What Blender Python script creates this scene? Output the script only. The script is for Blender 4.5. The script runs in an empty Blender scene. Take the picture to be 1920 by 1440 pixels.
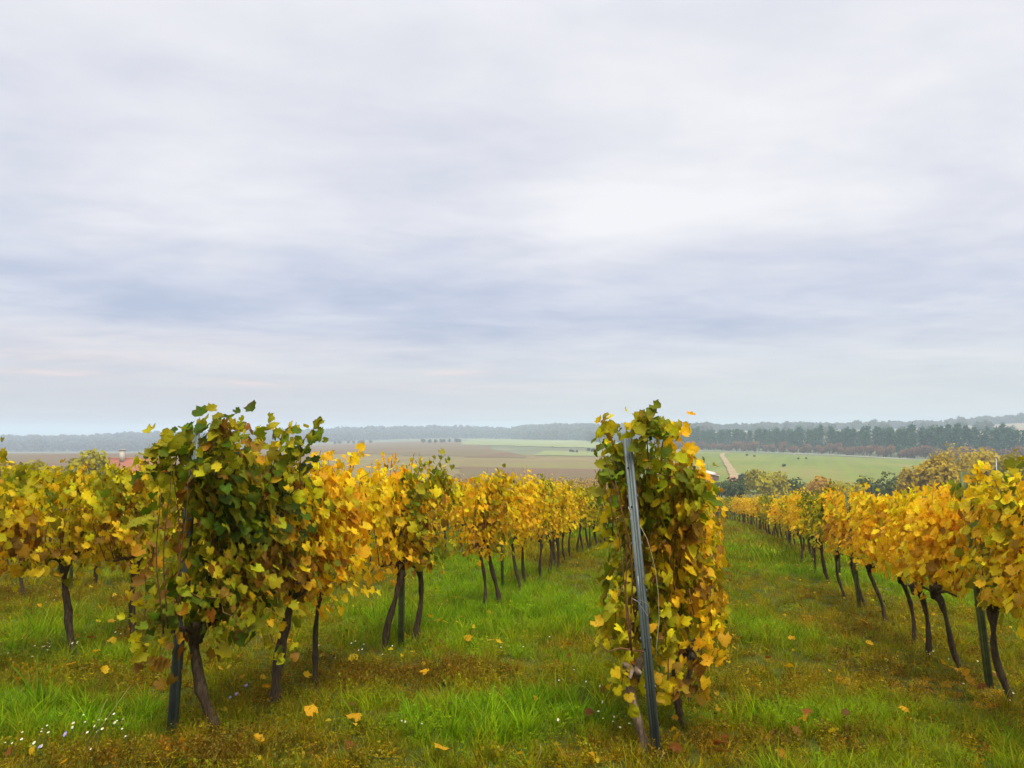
import bpy, math, random
import numpy as np
from mathutils import Vector, Matrix

R = math.radians
random.seed(7); rng = np.random.default_rng(7)
S = bpy.context.scene
COL = S.collection

# ------------------------------------------------------------------ camera, sky, sun, exposure
EYE = 1.62                       # eye height above the ground at the camera
YAW = R(14.1); PITCH = R(3.55)   # the vine rows run along +Y; the camera looks 14 degrees to their left and a little up
FPX = 1450.0                     # focal length in pixels of the 1920 wide photograph
cam_d = bpy.data.cameras.new('camera'); cam = bpy.data.objects.new('camera', cam_d); COL.objects.link(cam)
cam_d.sensor_width = 36; cam_d.lens = 36 * FPX / 1920; cam_d.clip_start = 0.1; cam_d.clip_end = 20000
cam.location = (0, 0, EYE); cam.rotation_euler = (R(90) + PITCH, 0, YAW)
S.camera = cam

SUN_EL, SUN_AZ = 60, 152          # azimuth in degrees to the right (clockwise) of +Y
sun_d = bpy.data.lights.new('sun', 'SUN'); sun_d.energy = 1.5; sun_d.angle = R(24); sun_d.color = (1.0, 0.95, 0.86)
sun = bpy.data.objects.new('sun', sun_d); COL.objects.link(sun)
sd = Vector((math.sin(R(SUN_AZ)) * math.cos(R(SUN_EL)), math.cos(R(SUN_AZ)) * math.cos(R(SUN_EL)), math.sin(R(SUN_EL))))
sun.rotation_euler = sd.to_track_quat('Z', 'Y').to_euler(); sun.location = (0, 0, 60)

S.view_settings.view_transform = 'Standard'; S.view_settings.look = 'None'
S.view_settings.exposure = 1.30; S.view_settings.gamma = 1.0
S.view_settings.use_curve_mapping = False
S.render.engine = 'CYCLES'
S.cycles.max_bounces = 8; S.cycles.diffuse_bounces = 5; S.cycles.transmission_bounces = 5
S.cycles.transparent_max_bounces = 8; S.cycles.volume_bounces = 1; S.cycles.glossy_bounces = 2
S.cycles.use_denoising = True; S.cycles.sample_clamp_indirect = 4.0

def pix_dir(px, py):
    v = Vector(((px - 960) / FPX, (720 - py) / FPX, -1.0)).normalized()
    return cam.rotation_euler.to_matrix() @ v

class NT:
    """small helper to write node trees"""
    def __init__(s, tree): s.t = tree; s.n = tree.nodes; s.l = tree.links; s.n.clear()
    def node(s, kind, **kw):
        n = s.n.new(kind)
        for k, v in kw.items(): setattr(n, k, v)
        return n
    def put(s, sock, v):
        if v is None: return
        if hasattr(v, 'links') or isinstance(v, bpy.types.NodeSocket): s.l.new(v, sock)
        else:
            if hasattr(sock.default_value, '__len__') and not hasattr(v, '__len__'): v = (v,) * len(sock.default_value)
            if hasattr(sock.default_value, '__len__') and len(sock.default_value) == 4 and len(v) == 3: v = (*v, 1)
            sock.default_value = v
    def math(s, op, a, b=None, c=None, clamp=False):
        n = s.node('ShaderNodeMath', operation=op, use_clamp=clamp)
        for i, v in enumerate((a, b, c)): s.put(n.inputs[i], v)
        return n.outputs[0]
    def vmath(s, op, a, b=None, scale=None):
        n = s.node('ShaderNodeVectorMath', operation=op)
        s.put(n.inputs[0], a); s.put(n.inputs[1], b)
        if scale is not None: s.put(n.inputs['Scale'], scale)
        return n.outputs[1] if op in ('DOT_PRODUCT', 'LENGTH') else n.outputs[0]
    def mix(s, f, a, b, blend='MIX'):
        n = s.node('ShaderNodeMix', data_type='RGBA', blend_type=blend)
        s.put(n.inputs[0], f); s.put(n.inputs[6], a); s.put(n.inputs[7], b)
        return n.outputs[2]
    def noise(s, vec, scale, detail=4, rough=0.5, dist=0.0, dim='3D'):
        n = s.node('ShaderNodeTexNoise', noise_dimensions=dim)
        s.put(n.inputs['Vector'], vec); s.put(n.inputs['Scale'], scale); s.put(n.inputs['Detail'], detail)
        s.put(n.inputs['Roughness'], rough); s.put(n.inputs['Distortion'], dist)
        return n.outputs[0]
    def ramp(s, f, stops, interp='LINEAR'):
        n = s.node('ShaderNodeValToRGB'); cr = n.color_ramp; cr.interpolation = interp
        while len(cr.elements) > 1: cr.elements.remove(cr.elements[-1])
        cr.elements[0].position = stops[0][0]; cr.elements[0].color = (*stops[0][1], 1)
        for p, c in stops[1:]:
            e = cr.elements.new(p); e.color = (*c, 1)
        s.put(n.inputs[0], f); return n.outputs[0]
    def maprange(s, v, a, b, c=0.0, d=1.0, smooth=True):
        n = s.node('ShaderNodeMapRange', interpolation_type='SMOOTHSTEP' if smooth else 'LINEAR')
        for i, x in enumerate((v, a, b, c, d)): s.put(n.inputs[i], x)
        return n.outputs[0]

world = bpy.data.worlds.new('World'); S.world = world; world.use_nodes = True
w = NT(world.node_tree)
sky = w.node('ShaderNodeTexSky', sky_type='NISHITA', sun_disc=False, sun_elevation=R(SUN_EL), sun_rotation=R(SUN_AZ), altitude=150, dust_density=3.0)
bg1 = w.node('ShaderNodeBackground'); w.l.new(sky.outputs[0], bg1.inputs[0]); bg1.inputs[1].default_value = 0.05
tc = w.node('ShaderNodeTexCoord'); D = tc.outputs['Generated']
sep = w.node('ShaderNodeSeparateXYZ'); w.l.new(D, sep.inputs[0])
z = w.math('MAXIMUM', sep.outputs[2], 0.0)
zz = w.math('ADD', z, 0.07)
fr, rt = (-math.sin(YAW), math.cos(YAW), 0), (math.cos(YAW), math.sin(YAW), 0)
cu = w.math('DIVIDE', w.vmath('DOT_PRODUCT', D, rt), zz)
cv = w.math('DIVIDE', w.vmath('DOT_PRODUCT', D, fr), zz)
cmb = w.node('ShaderNodeCombineXYZ'); w.put(cmb.inputs[0], cu); w.put(cmb.inputs[1], cv)
base_v = cmb.outputs[0]
rotm = w.node('ShaderNodeMapping'); w.l.new(base_v, rotm.inputs[0]); rotm.inputs['Rotation'].default_value = (0, 0, R(-18)); rotm.inputs['Scale'].default_value = (0.75, 1.0, 1)
n1 = w.noise(rotm.outputs[0], 0.42, 3, 0.5, 0.4)          # broad sheets
n2 = w.noise(rotm.outputs[0], 1.25, 6, 0.50, 0.5)         # streaks
n3 = w.noise(rotm.outputs[0], 4.5, 6, 0.6, 0.3)
cl = w.math('ADD', w.math('MULTIPLY', n1, 0.45), w.math('ADD', w.math('MULTIPLY', n2, 0.40), w.math('MULTIPLY', n3, 0.15)))
def blob(px, py, sx, sy, amp):
    """a bright or dark bank of cloud: soft elliptical patch round a direction"""
    d0 = pix_dir(px, py); r0 = Vector((math.cos(YAW), math.sin(YAW), 0)); u0 = r0.cross(d0).normalized()
    a = w.math('DIVIDE', w.vmath('DOT_PRODUCT', D, tuple(r0)), sx / FPX); a0 = d0.dot(r0) / (sx / FPX)
    b = w.math('DIVIDE', w.math('SUBTRACT', w.vmath('DOT_PRODUCT', D, (0, 0, 1)), d0.z), sy / FPX)
    a = w.math('SUBTRACT', a, a0)
    q = w.math('ADD', w.math('MULTIPLY', a, a), w.math('MULTIPLY', b, b))
    e = w.math('POWER', 2.718, w.math('MULTIPLY', q, -1.0))
    e = w.math('MULTIPLY', e, w.math('GREATER_THAN', w.vmath('DOT_PRODUCT', D, fr), 0.0))
    return w.math('MULTIPLY', e, amp)
for args in ((1130, 400, 260, 90, 0.05), (1550, 250, 420, 150, 0.05), (60, 540, 620, 100, -0.13), (760, 540, 300, 60, -0.06), (480, 400, 300, 60, 0.04), (1150, 420, 120, 50, 0.06), (1450, 620, 500, 50, -0.03), (350, 290, 200, 90, 0.05), (330, 660, 420, 28, 0.06),
             (760, 270, 200, 90, -0.04), (1800, 560, 400, 70, 0.03), (1250, 610, 500, 60, -0.06), (1050, 60, 800, 150, 0.10), (1600, 420, 300, 90, 0.04), (1700, 150, 400, 200, 0.04)):
    cl = w.math('ADD', cl, blob(*args))
cl = w.maprange(cl, 0.30, 0.67, 0, 1, False)
cloud = w.ramp(cl, [(0.0, (0.455, 0.51, 0.66)), (0.30, (0.59, 0.62, 0.735)), (0.6, (0.73, 0.735, 0.80)), (1.0, (0.89, 0.88, 0.90))])
hz_f = w.maprange(sep.outputs[2], 0.0, 0.16, 1, 0)
side = w.math('MULTIPLY_ADD', w.vmath('DOT_PRODUCT', D, rt), 1.2, 0.5, True)
hzc = w.mix(side, (0.58, 0.57, 0.61), (0.64, 0.67, 0.67))
cloud = w.mix(w.math('MULTIPLY', hz_f, 0.92), cloud, hzc)
# a few thin warm gaps low over the horizon
warm = blob(100, 699, 90, 5, 0.8)
for args in ((470, 719, 70, 6, 0.7), (850, 699, 80, 6, 0.6), (60, 665, 260, 12, 0.35), (820, 725, 200, 8, 0.3), (300, 640, 420, 22, 0.22)):
    warm = w.math('ADD', warm, blob(*args))
warm = w.math('MULTIPLY', warm, w.maprange(n3, 0.35, 0.6, 0.35, 1))
cloud = w.mix(w.math('MINIMUM', warm, 0.9), cloud, (0.86, 0.70, 0.68))
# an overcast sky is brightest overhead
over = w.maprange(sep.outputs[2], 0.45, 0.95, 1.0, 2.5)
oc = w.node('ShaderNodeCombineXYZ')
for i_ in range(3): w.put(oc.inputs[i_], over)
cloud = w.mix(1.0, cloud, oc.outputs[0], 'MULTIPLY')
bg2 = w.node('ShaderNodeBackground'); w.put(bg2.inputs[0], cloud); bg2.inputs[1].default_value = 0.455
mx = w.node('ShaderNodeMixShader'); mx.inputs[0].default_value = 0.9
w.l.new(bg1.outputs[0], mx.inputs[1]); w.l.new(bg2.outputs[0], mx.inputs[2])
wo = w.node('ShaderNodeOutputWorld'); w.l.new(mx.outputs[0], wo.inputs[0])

# ------------------------------------------------------------------ materials
def new_mat(name):
    m = bpy.data.materials.new(name); m.use_nodes = True
    return m, NT(m.node_tree)

def finish(t, col, rough=0.8, bump=None, spec=0.2, metal=0.0):
    b = t.node('ShaderNodeBsdfPrincipled'); t.put(b.inputs['Base Color'], col); t.put(b.inputs['Roughness'], rough)
    b.inputs['Specular IOR Level'].default_value = spec; b.inputs['Metallic'].default_value = metal
    if bump is not None:
        bn = t.node('ShaderNodeBump'); t.put(bn.inputs['Height'], bump[0]); bn.inputs['Strength'].default_value = bump[1]; bn.inputs['Distance'].default_value = bump[2]
        t.l.new(bn.outputs[0], b.inputs['Normal'])
    o = t.node('ShaderNodeOutputMaterial'); t.l.new(b.outputs[0], o.inputs[0]); return b

def leaf_shader(t, col, trans=0.45, spec=0.14):
    d = t.node('ShaderNodeBsdfPrincipled'); t.put(d.inputs['Base Color'], col); d.inputs['Roughness'].default_value = 0.55
    d.inputs['Specular IOR Level'].default_value = spec
    tr = t.node('ShaderNodeBsdfTranslucent'); t.put(tr.inputs[0], t.mix(1.0, col, (1.15, 1.05, 0.6), 'MULTIPLY'))
    m = t.node('ShaderNodeMixShader'); m.inputs[0].default_value = trans
    t.l.new(d.outputs[0], m.inputs[1]); t.l.new(tr.outputs[0], m.inputs[2])
    o = t.node('ShaderNodeOutputMaterial'); t.l.new(m.outputs[0], o.inputs[0])

def leaf_mat(name, single):
    m, t = new_mat(name)
    if single: base = t.node('ShaderNodeObjectInfo').outputs['Color']
    else: base = t.node('ShaderNodeAttribute', attribute_name='tint').outputs['Color']
    edge = t.node('ShaderNodeAttribute', attribute_name='edge').outputs['Fac']
    tcn = t.node('ShaderNodeNewGeometry').outputs['Position']
    n = t.noise(tcn, 38, 3, 0.6); n2_ = t.noise(tcn, 11, 2)
    f = t.math('MULTIPLY', t.math('POWER', edge, 3.0), t.maprange(n2_, 0.45, 0.65, 0, 0.55))
    c = t.mix(f, base, (0.16, 0.055, 0.010))
    c = t.mix(t.maprange(n, 0.35, 0.7, 0.0, 0.30), c, t.mix(1.0, c, (0.65, 0.9, 0.6), 'MULTIPLY'))
    spots = t.maprange(t.noise(tcn, 75, 2), 0.64, 0.70, 0, 0.7)
    c = t.mix(spots, c, (0.10, 0.035, 0.01))
    leaf_shader(t, c, 0.5); return m
M_LEAF1 = leaf_mat('leaf_single', True)
M_LEAFN = leaf_mat('leaf_mass', False)

def bark_mat(name, c1, c2, sc=28):
    m, t = new_mat(name)
    P = t.node('ShaderNodeTexCoord').outputs['Object']
    mp = t.node('ShaderNodeMapping'); t.l.new(P, mp.inputs[0]); mp.inputs['Scale'].default_value = (1, 1, 0.16)
    n = t.noise(mp.outputs[0], sc * 2, 5, 0.65, 0.6); n_b = t.noise(P, 7, 3)
    c = t.ramp(n, [(0.3, c1), (0.72, c2)])
    c = t.mix(t.maprange(n_b, 0.52, 0.66, 0, 0.35), c, (0.06, 0.075, 0.025))
    finish(t, c, 0.95, (n, 0.9, 0.01), 0.1); return m
M_BARK = bark_mat('vine_bark', (0.022, 0.014, 0.008), (0.13, 0.09, 0.05))
M_BARKP = bark_mat('old_vine_bark', (0.07, 0.045, 0.028), (0.32, 0.23, 0.15))
M_BARKT = bark_mat('tree_bark', (0.03, 0.025, 0.02), (0.11, 0.09, 0.07), 5)
m, t = new_mat('vine_cane'); P = t.node('ShaderNodeTexCoord').outputs['Object']
finish(t, t.ramp(t.noise(P, 30, 3), [(0.3, (0.07, 0.028, 0.010)), (0.7, (0.22, 0.095, 0.03))]), 0.6); M_CANE = m

m, t = new_mat('galvanised_steel'); P = t.node('ShaderNodeTexCoord').outputs['Object']
mp = t.node('ShaderNodeMapping'); t.l.new(P, mp.inputs[0]); mp.inputs['Scale'].default_value = (1, 1, 0.12)
na = t.noise(mp.outputs[0], 60, 4, 0.6); nb = t.noise(P, 9, 4, 0.6)
c = t.ramp(na, [(0.3, (0.072, 0.092, 0.086)), (0.7, (0.145, 0.168, 0.155))])
c = t.mix(t.maprange(nb, 0.55, 0.75, 0, 0.5), c, (0.17, 0.20, 0.195))
c = t.mix(t.maprange(t.noise(P, 40, 3), 0.66, 0.72, 0, 0.7), c, (0.10, 0.05, 0.025))
finish(t, c, t.maprange(nb, 0.3, 0.7, 0.45, 0.7, False), (na, 0.25, 0.002), 0.4, 0.35); M_STEEL = m
m, t = new_mat('green_steel'); P = t.node('ShaderNodeTexCoord').outputs['Object']
finish(t, t.ramp(t.noise(P, 12, 4), [(0.3, (0.07, 0.09, 0.03)), (0.7, (0.15, 0.17, 0.06))]), 0.6); M_GSTEEL = m
m, t = new_mat('dark_hole'); finish(t, (0.008, 0.01, 0.012), 0.9); M_HOLE = m
m, t = new_mat('wire_steel'); finish(t, (0.30, 0.32, 0.32), 0.45, None, 0.4, 0.7); M_WIRE = m
m, t = new_mat('twine'); finish(t, (0.45, 0.40, 0.22), 0.8); M_TWINE = m

m, t = new_mat('grass_blade')
tint = t.node('ShaderNodeAttribute', attribute_name='tint', attribute_type='INSTANCER').outputs['Color']
tone = t.node('ShaderNodeAttribute', attribute_name='tone').outputs['Fac']
hgt = t.node('ShaderNodeAttribute', attribute_name='edge').outputs['Fac']
k = t.maprange(tone, 0, 1, 0.55, 1.5, False)
kc = t.node('ShaderNodeCombineXYZ')
for i in range(3): t.put(kc.inputs[i], k)
c = t.mix(1.0, tint, kc.outputs[0], 'MULTIPLY')
c = t.mix(t.math('MULTIPLY', t.math('POWER', hgt, 2.0), t.maprange(tone, 0.6, 1.0, 0, 0.6)), c, (0.30, 0.26, 0.06))
leaf_shader(t, c, 0.40, 0.05); M_GRASS = m

m, t = new_mat('turf_soil'); P = t.node('ShaderNodeNewGeometry').outputs['Position']
a = t.noise(P, 0.35, 4, 0.6); b_ = t.noise(P, 3.5, 5, 0.65); c_ = t.noise(P, 30, 4, 0.7)
c = t.ramp(b_, [(0.25, (0.045, 0.035, 0.008)), (0.45, (0.055, 0.065, 0.006)), (0.62, (0.08, 0.105, 0.006)), (0.8, (0.13, 0.13, 0.012))])
c = t.mix(t.maprange(a, 0.45, 0.62, 0, 0.6), c, (0.08, 0.065, 0.008))
c = t.mix(t.maprange(c_, 0.4, 0.7, 0, 0.4), c, (0.04, 0.045, 0.008))
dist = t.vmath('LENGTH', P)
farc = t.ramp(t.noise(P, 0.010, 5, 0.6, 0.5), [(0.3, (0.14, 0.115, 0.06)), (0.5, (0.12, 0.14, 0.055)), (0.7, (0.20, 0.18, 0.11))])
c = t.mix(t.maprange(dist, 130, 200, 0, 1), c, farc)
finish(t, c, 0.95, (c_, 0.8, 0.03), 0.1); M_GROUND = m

def field_mat(name, cols, sc, stripe=0.0, ang=0.0, period=3.0, stripe_col=(0.1, 0.1, 0.05)):
    m, t = new_mat(name); P = t.node('ShaderNodeNewGeometry').outputs['Position']
    mp = t.node('ShaderNodeMapping'); t.l.new(P, mp.inputs[0]); mp.inputs['Rotation'].default_value = (0, 0, ang); mp.inputs['Scale'].default_value = (1, 0.35, 1)
    n = t.noise(mp.outputs[0], sc, 6, 0.62, 0.5); n_f = t.noise(P, sc * 22, 4, 0.7)
    st = [(0.32 + 0.36 * i / max(1, len(cols) - 1), c) for i, c in enumerate(cols)]
    c = t.ramp(n, st)
    c = t.mix(t.maprange(n_f, 0.35, 0.7, 0, 0.45), c, t.mix(1.0, c, (0.55, 0.6, 0.55), 'MULTIPLY'))
    if stripe:
        sx = t.node('ShaderNodeSeparateXYZ'); t.l.new(mp.outputs[0], sx.inputs[0])
        s_ = t.math('SINE', t.math('MULTIPLY', sx.outputs[0], 2 * math.pi / period))
        c = t.mix(t.maprange(s_, 0.0, 0.8, 0, stripe), c, stripe_col)
    finish(t, c, 0.95, (n_f, 0.6, 0.2), 0.05); return m
M_FGREEN = field_mat('meadow_green', [(0.16, 0.15, 0.03), (0.14, 0.175, 0.03), (0.19, 0.195, 0.04), (0.26, 0.19, 0.07)], 0.018, 0.35, R(20), 9.0, (0.16, 0.21, 0.03))
M_FPALE = field_mat('meadow_pale', [(0.20, 0.215, 0.07), (0.23, 0.25, 0.085), (0.27, 0.275, 0.11)], 0.008)
M_FOLIVE = field_mat('field_olive', [(0.17, 0.155, 0.045), (0.20, 0.18, 0.055), (0.20, 0.145, 0.06), (0.24, 0.215, 0.075)], 0.02, 0.3, R(35), 6.0, (0.19, 0.13, 0.055))
M_FBROWN = field_mat('field_brown', [(0.135, 0.085, 0.045), (0.17, 0.10, 0.052), (0.15, 0.12, 0.048), (0.19, 0.135, 0.065)], 0.02, 0.35, R(35), 6.0, (0.16, 0.095, 0.05))
M_DIRT = field_mat('dirt_track', [(0.30, 0.22, 0.11), (0.38, 0.28, 0.15)], 0.3)
M_GRAVEL = field_mat('pale_road', [(0.45, 0.43, 0.36), (0.55, 0.52, 0.45)], 0.3)
M_HILL = field_mat('hillside_grass', [(0.15, 0.14, 0.07), (0.27, 0.22, 0.13), (0.34, 0.28, 0.19)], 0.010)

def tree_mat(name, cols):
    m, t = new_mat(name)
    tone = t.node('ShaderNodeAttribute', attribute_name='tone').outputs['Fac']
    rnd = t.node('ShaderNodeObjectInfo').outputs['Random']
    f = t.math('ADD', t.math('MULTIPLY', tone, 0.75), t.math('MULTIPLY', rnd, 0.25))
    c = t.ramp(f, [(i / (len(cols) - 1), c) for i, c in enumerate(cols)])
    leaf_shader(t, c, 0.3); return m
M_PINE = tree_mat('pine_needles', [(0.022, 0.070, 0.036), (0.036, 0.105, 0.052), (0.065, 0.14, 0.065)])
M_DECID = tree_mat('dull_green_crown', [(0.035, 0.050, 0.016), (0.06, 0.075, 0.02), (0.11, 0.10, 0.03)])
M_RUST = tree_mat('rust_crown', [(0.09, 0.055, 0.030), (0.19, 0.09, 0.05), (0.25, 0.13, 0.06), (0.12, 0.11, 0.05)])
M_OCHRE = tree_mat('ochre_crown', [(0.20, 0.17, 0.004), (0.35, 0.27, 0.006), (0.48, 0.32, 0.008), (0.28, 0.25, 0.006)])
M_OLIVE = tree_mat('olive_crown', [(0.18, 0.18, 0.005), (0.33, 0.29, 0.006), (0.46, 0.37, 0.010)])
M_DARKG = tree_mat('dark_green_crown', [(0.040, 0.065, 0.010), (0.08, 0.11, 0.015), (0.13, 0.14, 0.02)])
M_ORANGE = tree_mat('orange_crown', [(0.28, 0.18, 0.010), (0.42, 0.24, 0.012), (0.50, 0.29, 0.015), (0.30, 0.24, 0.012)])
M_FARW = tree_mat('far_wood', [(0.030, 0.042, 0.022), (0.055, 0.060, 0.028), (0.085, 0.065, 0.032), (0.11, 0.075, 0.04)])

# ------------------------------------------------------------------ terrain
cY, sY = math.cos(YAW), math.sin(YAW)
T_PX = [-600, 0, 150, 300, 600, 750, 860, 950, 1000, 1130, 1300, 1500, 1700, 1920, 2500]
T_VB = [1300, 1300, 1300, 1300, 1600, 1700, 1700, 1600, 1500, 1250, 700, 560, 450, 420, 420]
T_HB = [-34, -34, -34, -33, -22, -17, -15, -15, -15, -15, -15, -15, -15, -15, -15]
T_VR = [1900, 1900, 1900, 1900, 2100, 2100, 2100, 2000, 1800, 1700, 1400, 1300, 1300, 1300, 1300]
T_HR = [-24, -24, -21, -14, -6, 3, 2, -3, 3, 3, 0, 2, 4, 15, 18]
def bend(Y):                                     # the rows swing gently to the left far down the slope
    return -0.0024 * np.maximum(0, np.asarray(Y, float) - 40) ** 2 * (np.asarray(Y) < 400)
def gz(X, Y):
    X = np.asarray(X, float); Y = np.asarray(Y, float)
    u = X * cY + Y * sY; v = -X * sY + Y * cY
    vv = np.maximum(v, 20.0); px = 960 + FPX * u / vv
    px = np.clip(px, -600, 2500)
    vb = np.interp(px, T_PX, T_VB); hb = np.interp(px, T_PX, T_HB); vr = np.interp(px, T_PX, T_VR); hr = np.interp(px, T_PX, T_HR)
    s0 = np.clip((v - 420) / np.maximum(vb - 420, 1), 0, 1); s0 = s0 * s0 * (3 - 2 * s0)
    floor_ = -15 + (hb + 15) * s0
    s1 = np.clip((v - vb) / (vr - vb), 0, 1); s1 = s1 * s1 * (3 - 2 * s1)
    zf = floor_ + (hr - hb) * s1 + EYE
    zn = -0.0836 * Y
    k = 2.0; d = np.clip((zn - zf) / k * 0.5 + 0.5, 0, 1)
    z = zf * (1 - d) + zn * d + k * d * (1 - d)
    near = np.clip((70 - np.hypot(X, Y)) / 40, 0, 1)
    z = z + near * (0.018 * np.sin(X * 1.9 + 1.3 * np.sin(Y * 0.7)) + 0.022 * np.sin(Y * 1.4 + X * 0.6) + 0.012 * np.sin(X * 5.1 + Y * 3.7))
    return z
def on_ground(px, py):
    """the ground point seen at a pixel of the photograph (march along the ray)"""
    d = pix_dir(px, py); t_ = 2.0; p = Vector((0, 0, EYE))
    while t_ < 3000:
        q = p + d * t_
        if q.z < float(gz(q.x, q.y)):
            lo, hi = t_ / 1.02 - 0.1, t_
            for _ in range(30):
                mid = (lo + hi) / 2; q = p + d * mid
                if q.z < float(gz(q.x, q.y)): hi = mid
                else: lo = mid
            q = p + d * hi; return Vector((q.x, q.y, float(gz(q.x, q.y))))
        t_ = t_ * 1.02 + 0.1
    return q
def at_depth(px, v):
    """ground point at depth v metres in front of the camera, in the direction of column px"""
    u = (px - 960) / FPX * v; X = -v * sY + u * cY; Y = v * cY + u * sY
    return Vector((X, Y, float(gz(X, Y))))
def to_pix(X, Y, Z):
    u = X * cY + Y * sY; v = -X * sY + Y * cY; h = Z - EYE
    zc = v * math.cos(PITCH) + h * math.sin(PITCH); yc = -v * math.sin(PITCH) + h * math.cos(PITCH)
    zc = np.maximum(zc, 0.01)
    return 960 + FPX * u / zc, 720 - FPX * yc / zc, zc

# ------------------------------------------------------------------ mesh helpers
def mesh_np(name, V, F, mat=None, attrs=None, smooth=False):
    """V (n,3), F list of (k,3|4) arrays or one array; attrs {name: (type, array)} on points"""
    V = np.asarray(V, np.float32); me = bpy.data.meshes.new(name)
    Fs = F if isinstance(F, list) else [F]
    me.vertices.add(len(V)); me.vertices.foreach_set('co', V.ravel())
    tot = sum(f.size for f in Fs); npoly = sum(len(f) for f in Fs)
    me.loops.add(tot); me.polygons.add(npoly)
    me.loops.foreach_set('vertex_index', np.concatenate([np.asarray(f, np.int32).ravel() for f in Fs]))
    sizes = np.concatenate([np.full(len(f), f.shape[1], np.int32) for f in Fs]); starts = np.concatenate([[0], np.cumsum(sizes)[:-1]]).astype(np.int32)
    me.polygons.foreach_set('loop_start', starts)
    if smooth: me.polygons.foreach_set('use_smooth', np.ones(npoly, bool))
    me.update(calc_edges=True)
    for k_, (ty, arr) in (attrs or {}).items():
        at = me.attributes.new(k_, ty, 'POINT'); arr = np.asarray(arr, np.float32)
        at.data.foreach_set('color' if ty == 'FLOAT_COLOR' else 'vector' if ty == 'FLOAT_VECTOR' else 'value', arr.ravel())
    if mat: 
        for m_ in (mat if isinstance(mat, (list, tuple)) else [mat]): me.materials.append(m_)
    return me

def link(name, data, parent=None, loc=None):
    o = bpy.data.objects.new(name, data); COL.objects.link(o)
    if parent is not None: o.parent = parent
    if loc is not None: o.location = loc
    return o
def tag(o, label=None, cat=None, group=None, kind=None):
    if label: o['label'] = label
    if cat: o['category'] = cat
    if group: o['group'] = group
    if kind: o['kind'] = kind
    return o

def tube(path, radii, seg=8, cap=True, rough=0.0, seed=0):
    """one tapered tube -> V, list of faces"""
    r_ = np.random.default_rng(seed); P = np.asarray(path, float); n = len(P)
    T = np.gradient(P, axis=0); T /= np.linalg.norm(T, axis=1)[:, None] + 1e-9
    up = np.array([0.3, 1, 0.1]) if abs(T[0][1]) < 0.8 else np.array([1, 0.2, 0.1])
    A = np.cross(T, up); A /= np.linalg.norm(A, axis=1)[:, None] + 1e-9; B = np.cross(T, A)
    a = np.arange(seg) * 2 * np.pi / seg
    rad = np.asarray(radii, float)[:, None] * (1 + rough * r_.standard_normal((n, seg)))
    V = P[:, None, :] + rad[:, :, None] * (np.cos(a)[None, :, None] * A[:, None, :] + np.sin(a)[None, :, None] * B[:, None, :])
    V = V.reshape(-1, 3); F = []
    i = np.arange(n - 1)[:, None] * seg; j = np.arange(seg)[None, :]; j2 = (j + 1) % seg
    F = np.stack([i + j, i + j2, i + seg + j2, i + seg + j], -1).reshape(-1, 4)
    if cap:
        V = np.vstack([V, P[0], P[-1]]); c0, c1 = n * seg, n * seg + 1; jj = np.arange(seg)
        q = np.stack([np.full(seg, c0), (jj + 1) % seg, jj], 1); q2 = np.stack([np.full(seg, c1), (n - 1) * seg + jj, (n - 1) * seg + (jj + 1) % seg], 1)
        return V, [F, np.vstack([q, q2])]
    return V, [F]
def merge(parts):
    """join [(V, [F...]), ...]"""
    Vs, quads, tris, off = [], [], [], 0
    for V, Fs in parts:
        for f in Fs: (quads if f.shape[1] == 4 else tris).append(f + off)
        Vs.append(V); off += len(V)
    F = []
    if quads: F.append(np.vstack(quads))
    if tris: F.append(np.vstack(tris))
    return np.vstack(Vs), F
def box(cx, cy, cz, sx, sy, sz, rot=None):
    q = np.array([[x, y, z] for z in (-.5, .5) for y in (-.5, .5) for x in (-.5, .5)]) * (sx, sy, sz)
    if rot is not None: q = q @ np.array(rot).T
    q = q + (cx, cy, cz)
    return q, [np.array([[0, 2, 3, 1], [4, 5, 7, 6], [0, 1, 5, 4], [2, 6, 7, 3], [0, 4, 6, 2], [1, 3, 7, 5]])]

# ------------------------------------------------------------------ ground sheet
def ground_sheet():
    def axis(lim, fine, r1):
        a = [0.0]; st = fine
        while a[-1] < lim:
            if a[-1] > r1: st *= 1.09
            a.append(a[-1] + st)
        return np.array(a)
    ru = axis(5200, 0.35, 9); us = np.concatenate([-ru[::-1][:-1], ru])
    rv = axis(6000, 0.35, 26); rb = axis(400, 1.5, 10)
    vs = np.concatenate([-rb[::-1][:-1], rv])
    U, Vv = np.meshgrid(us, vs); X = -Vv * sY + U * cY; Y = Vv * cY + U * sY
    Zz = gz(X, Y); V = np.stack([X, Y, Zz], -1).reshape(-1, 3)
    nu, nv = len(us), len(vs); i = np.arange(nv - 1)[:, None] * nu; j = np.arange(nu - 1)[None, :]
    F = np.stack([i + j, i + j + 1, i + nu + j + 1, i + nu + j], -1).reshape(-1, 4)
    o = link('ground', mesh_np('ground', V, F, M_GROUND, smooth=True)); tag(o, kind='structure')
ground_sheet()

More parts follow.
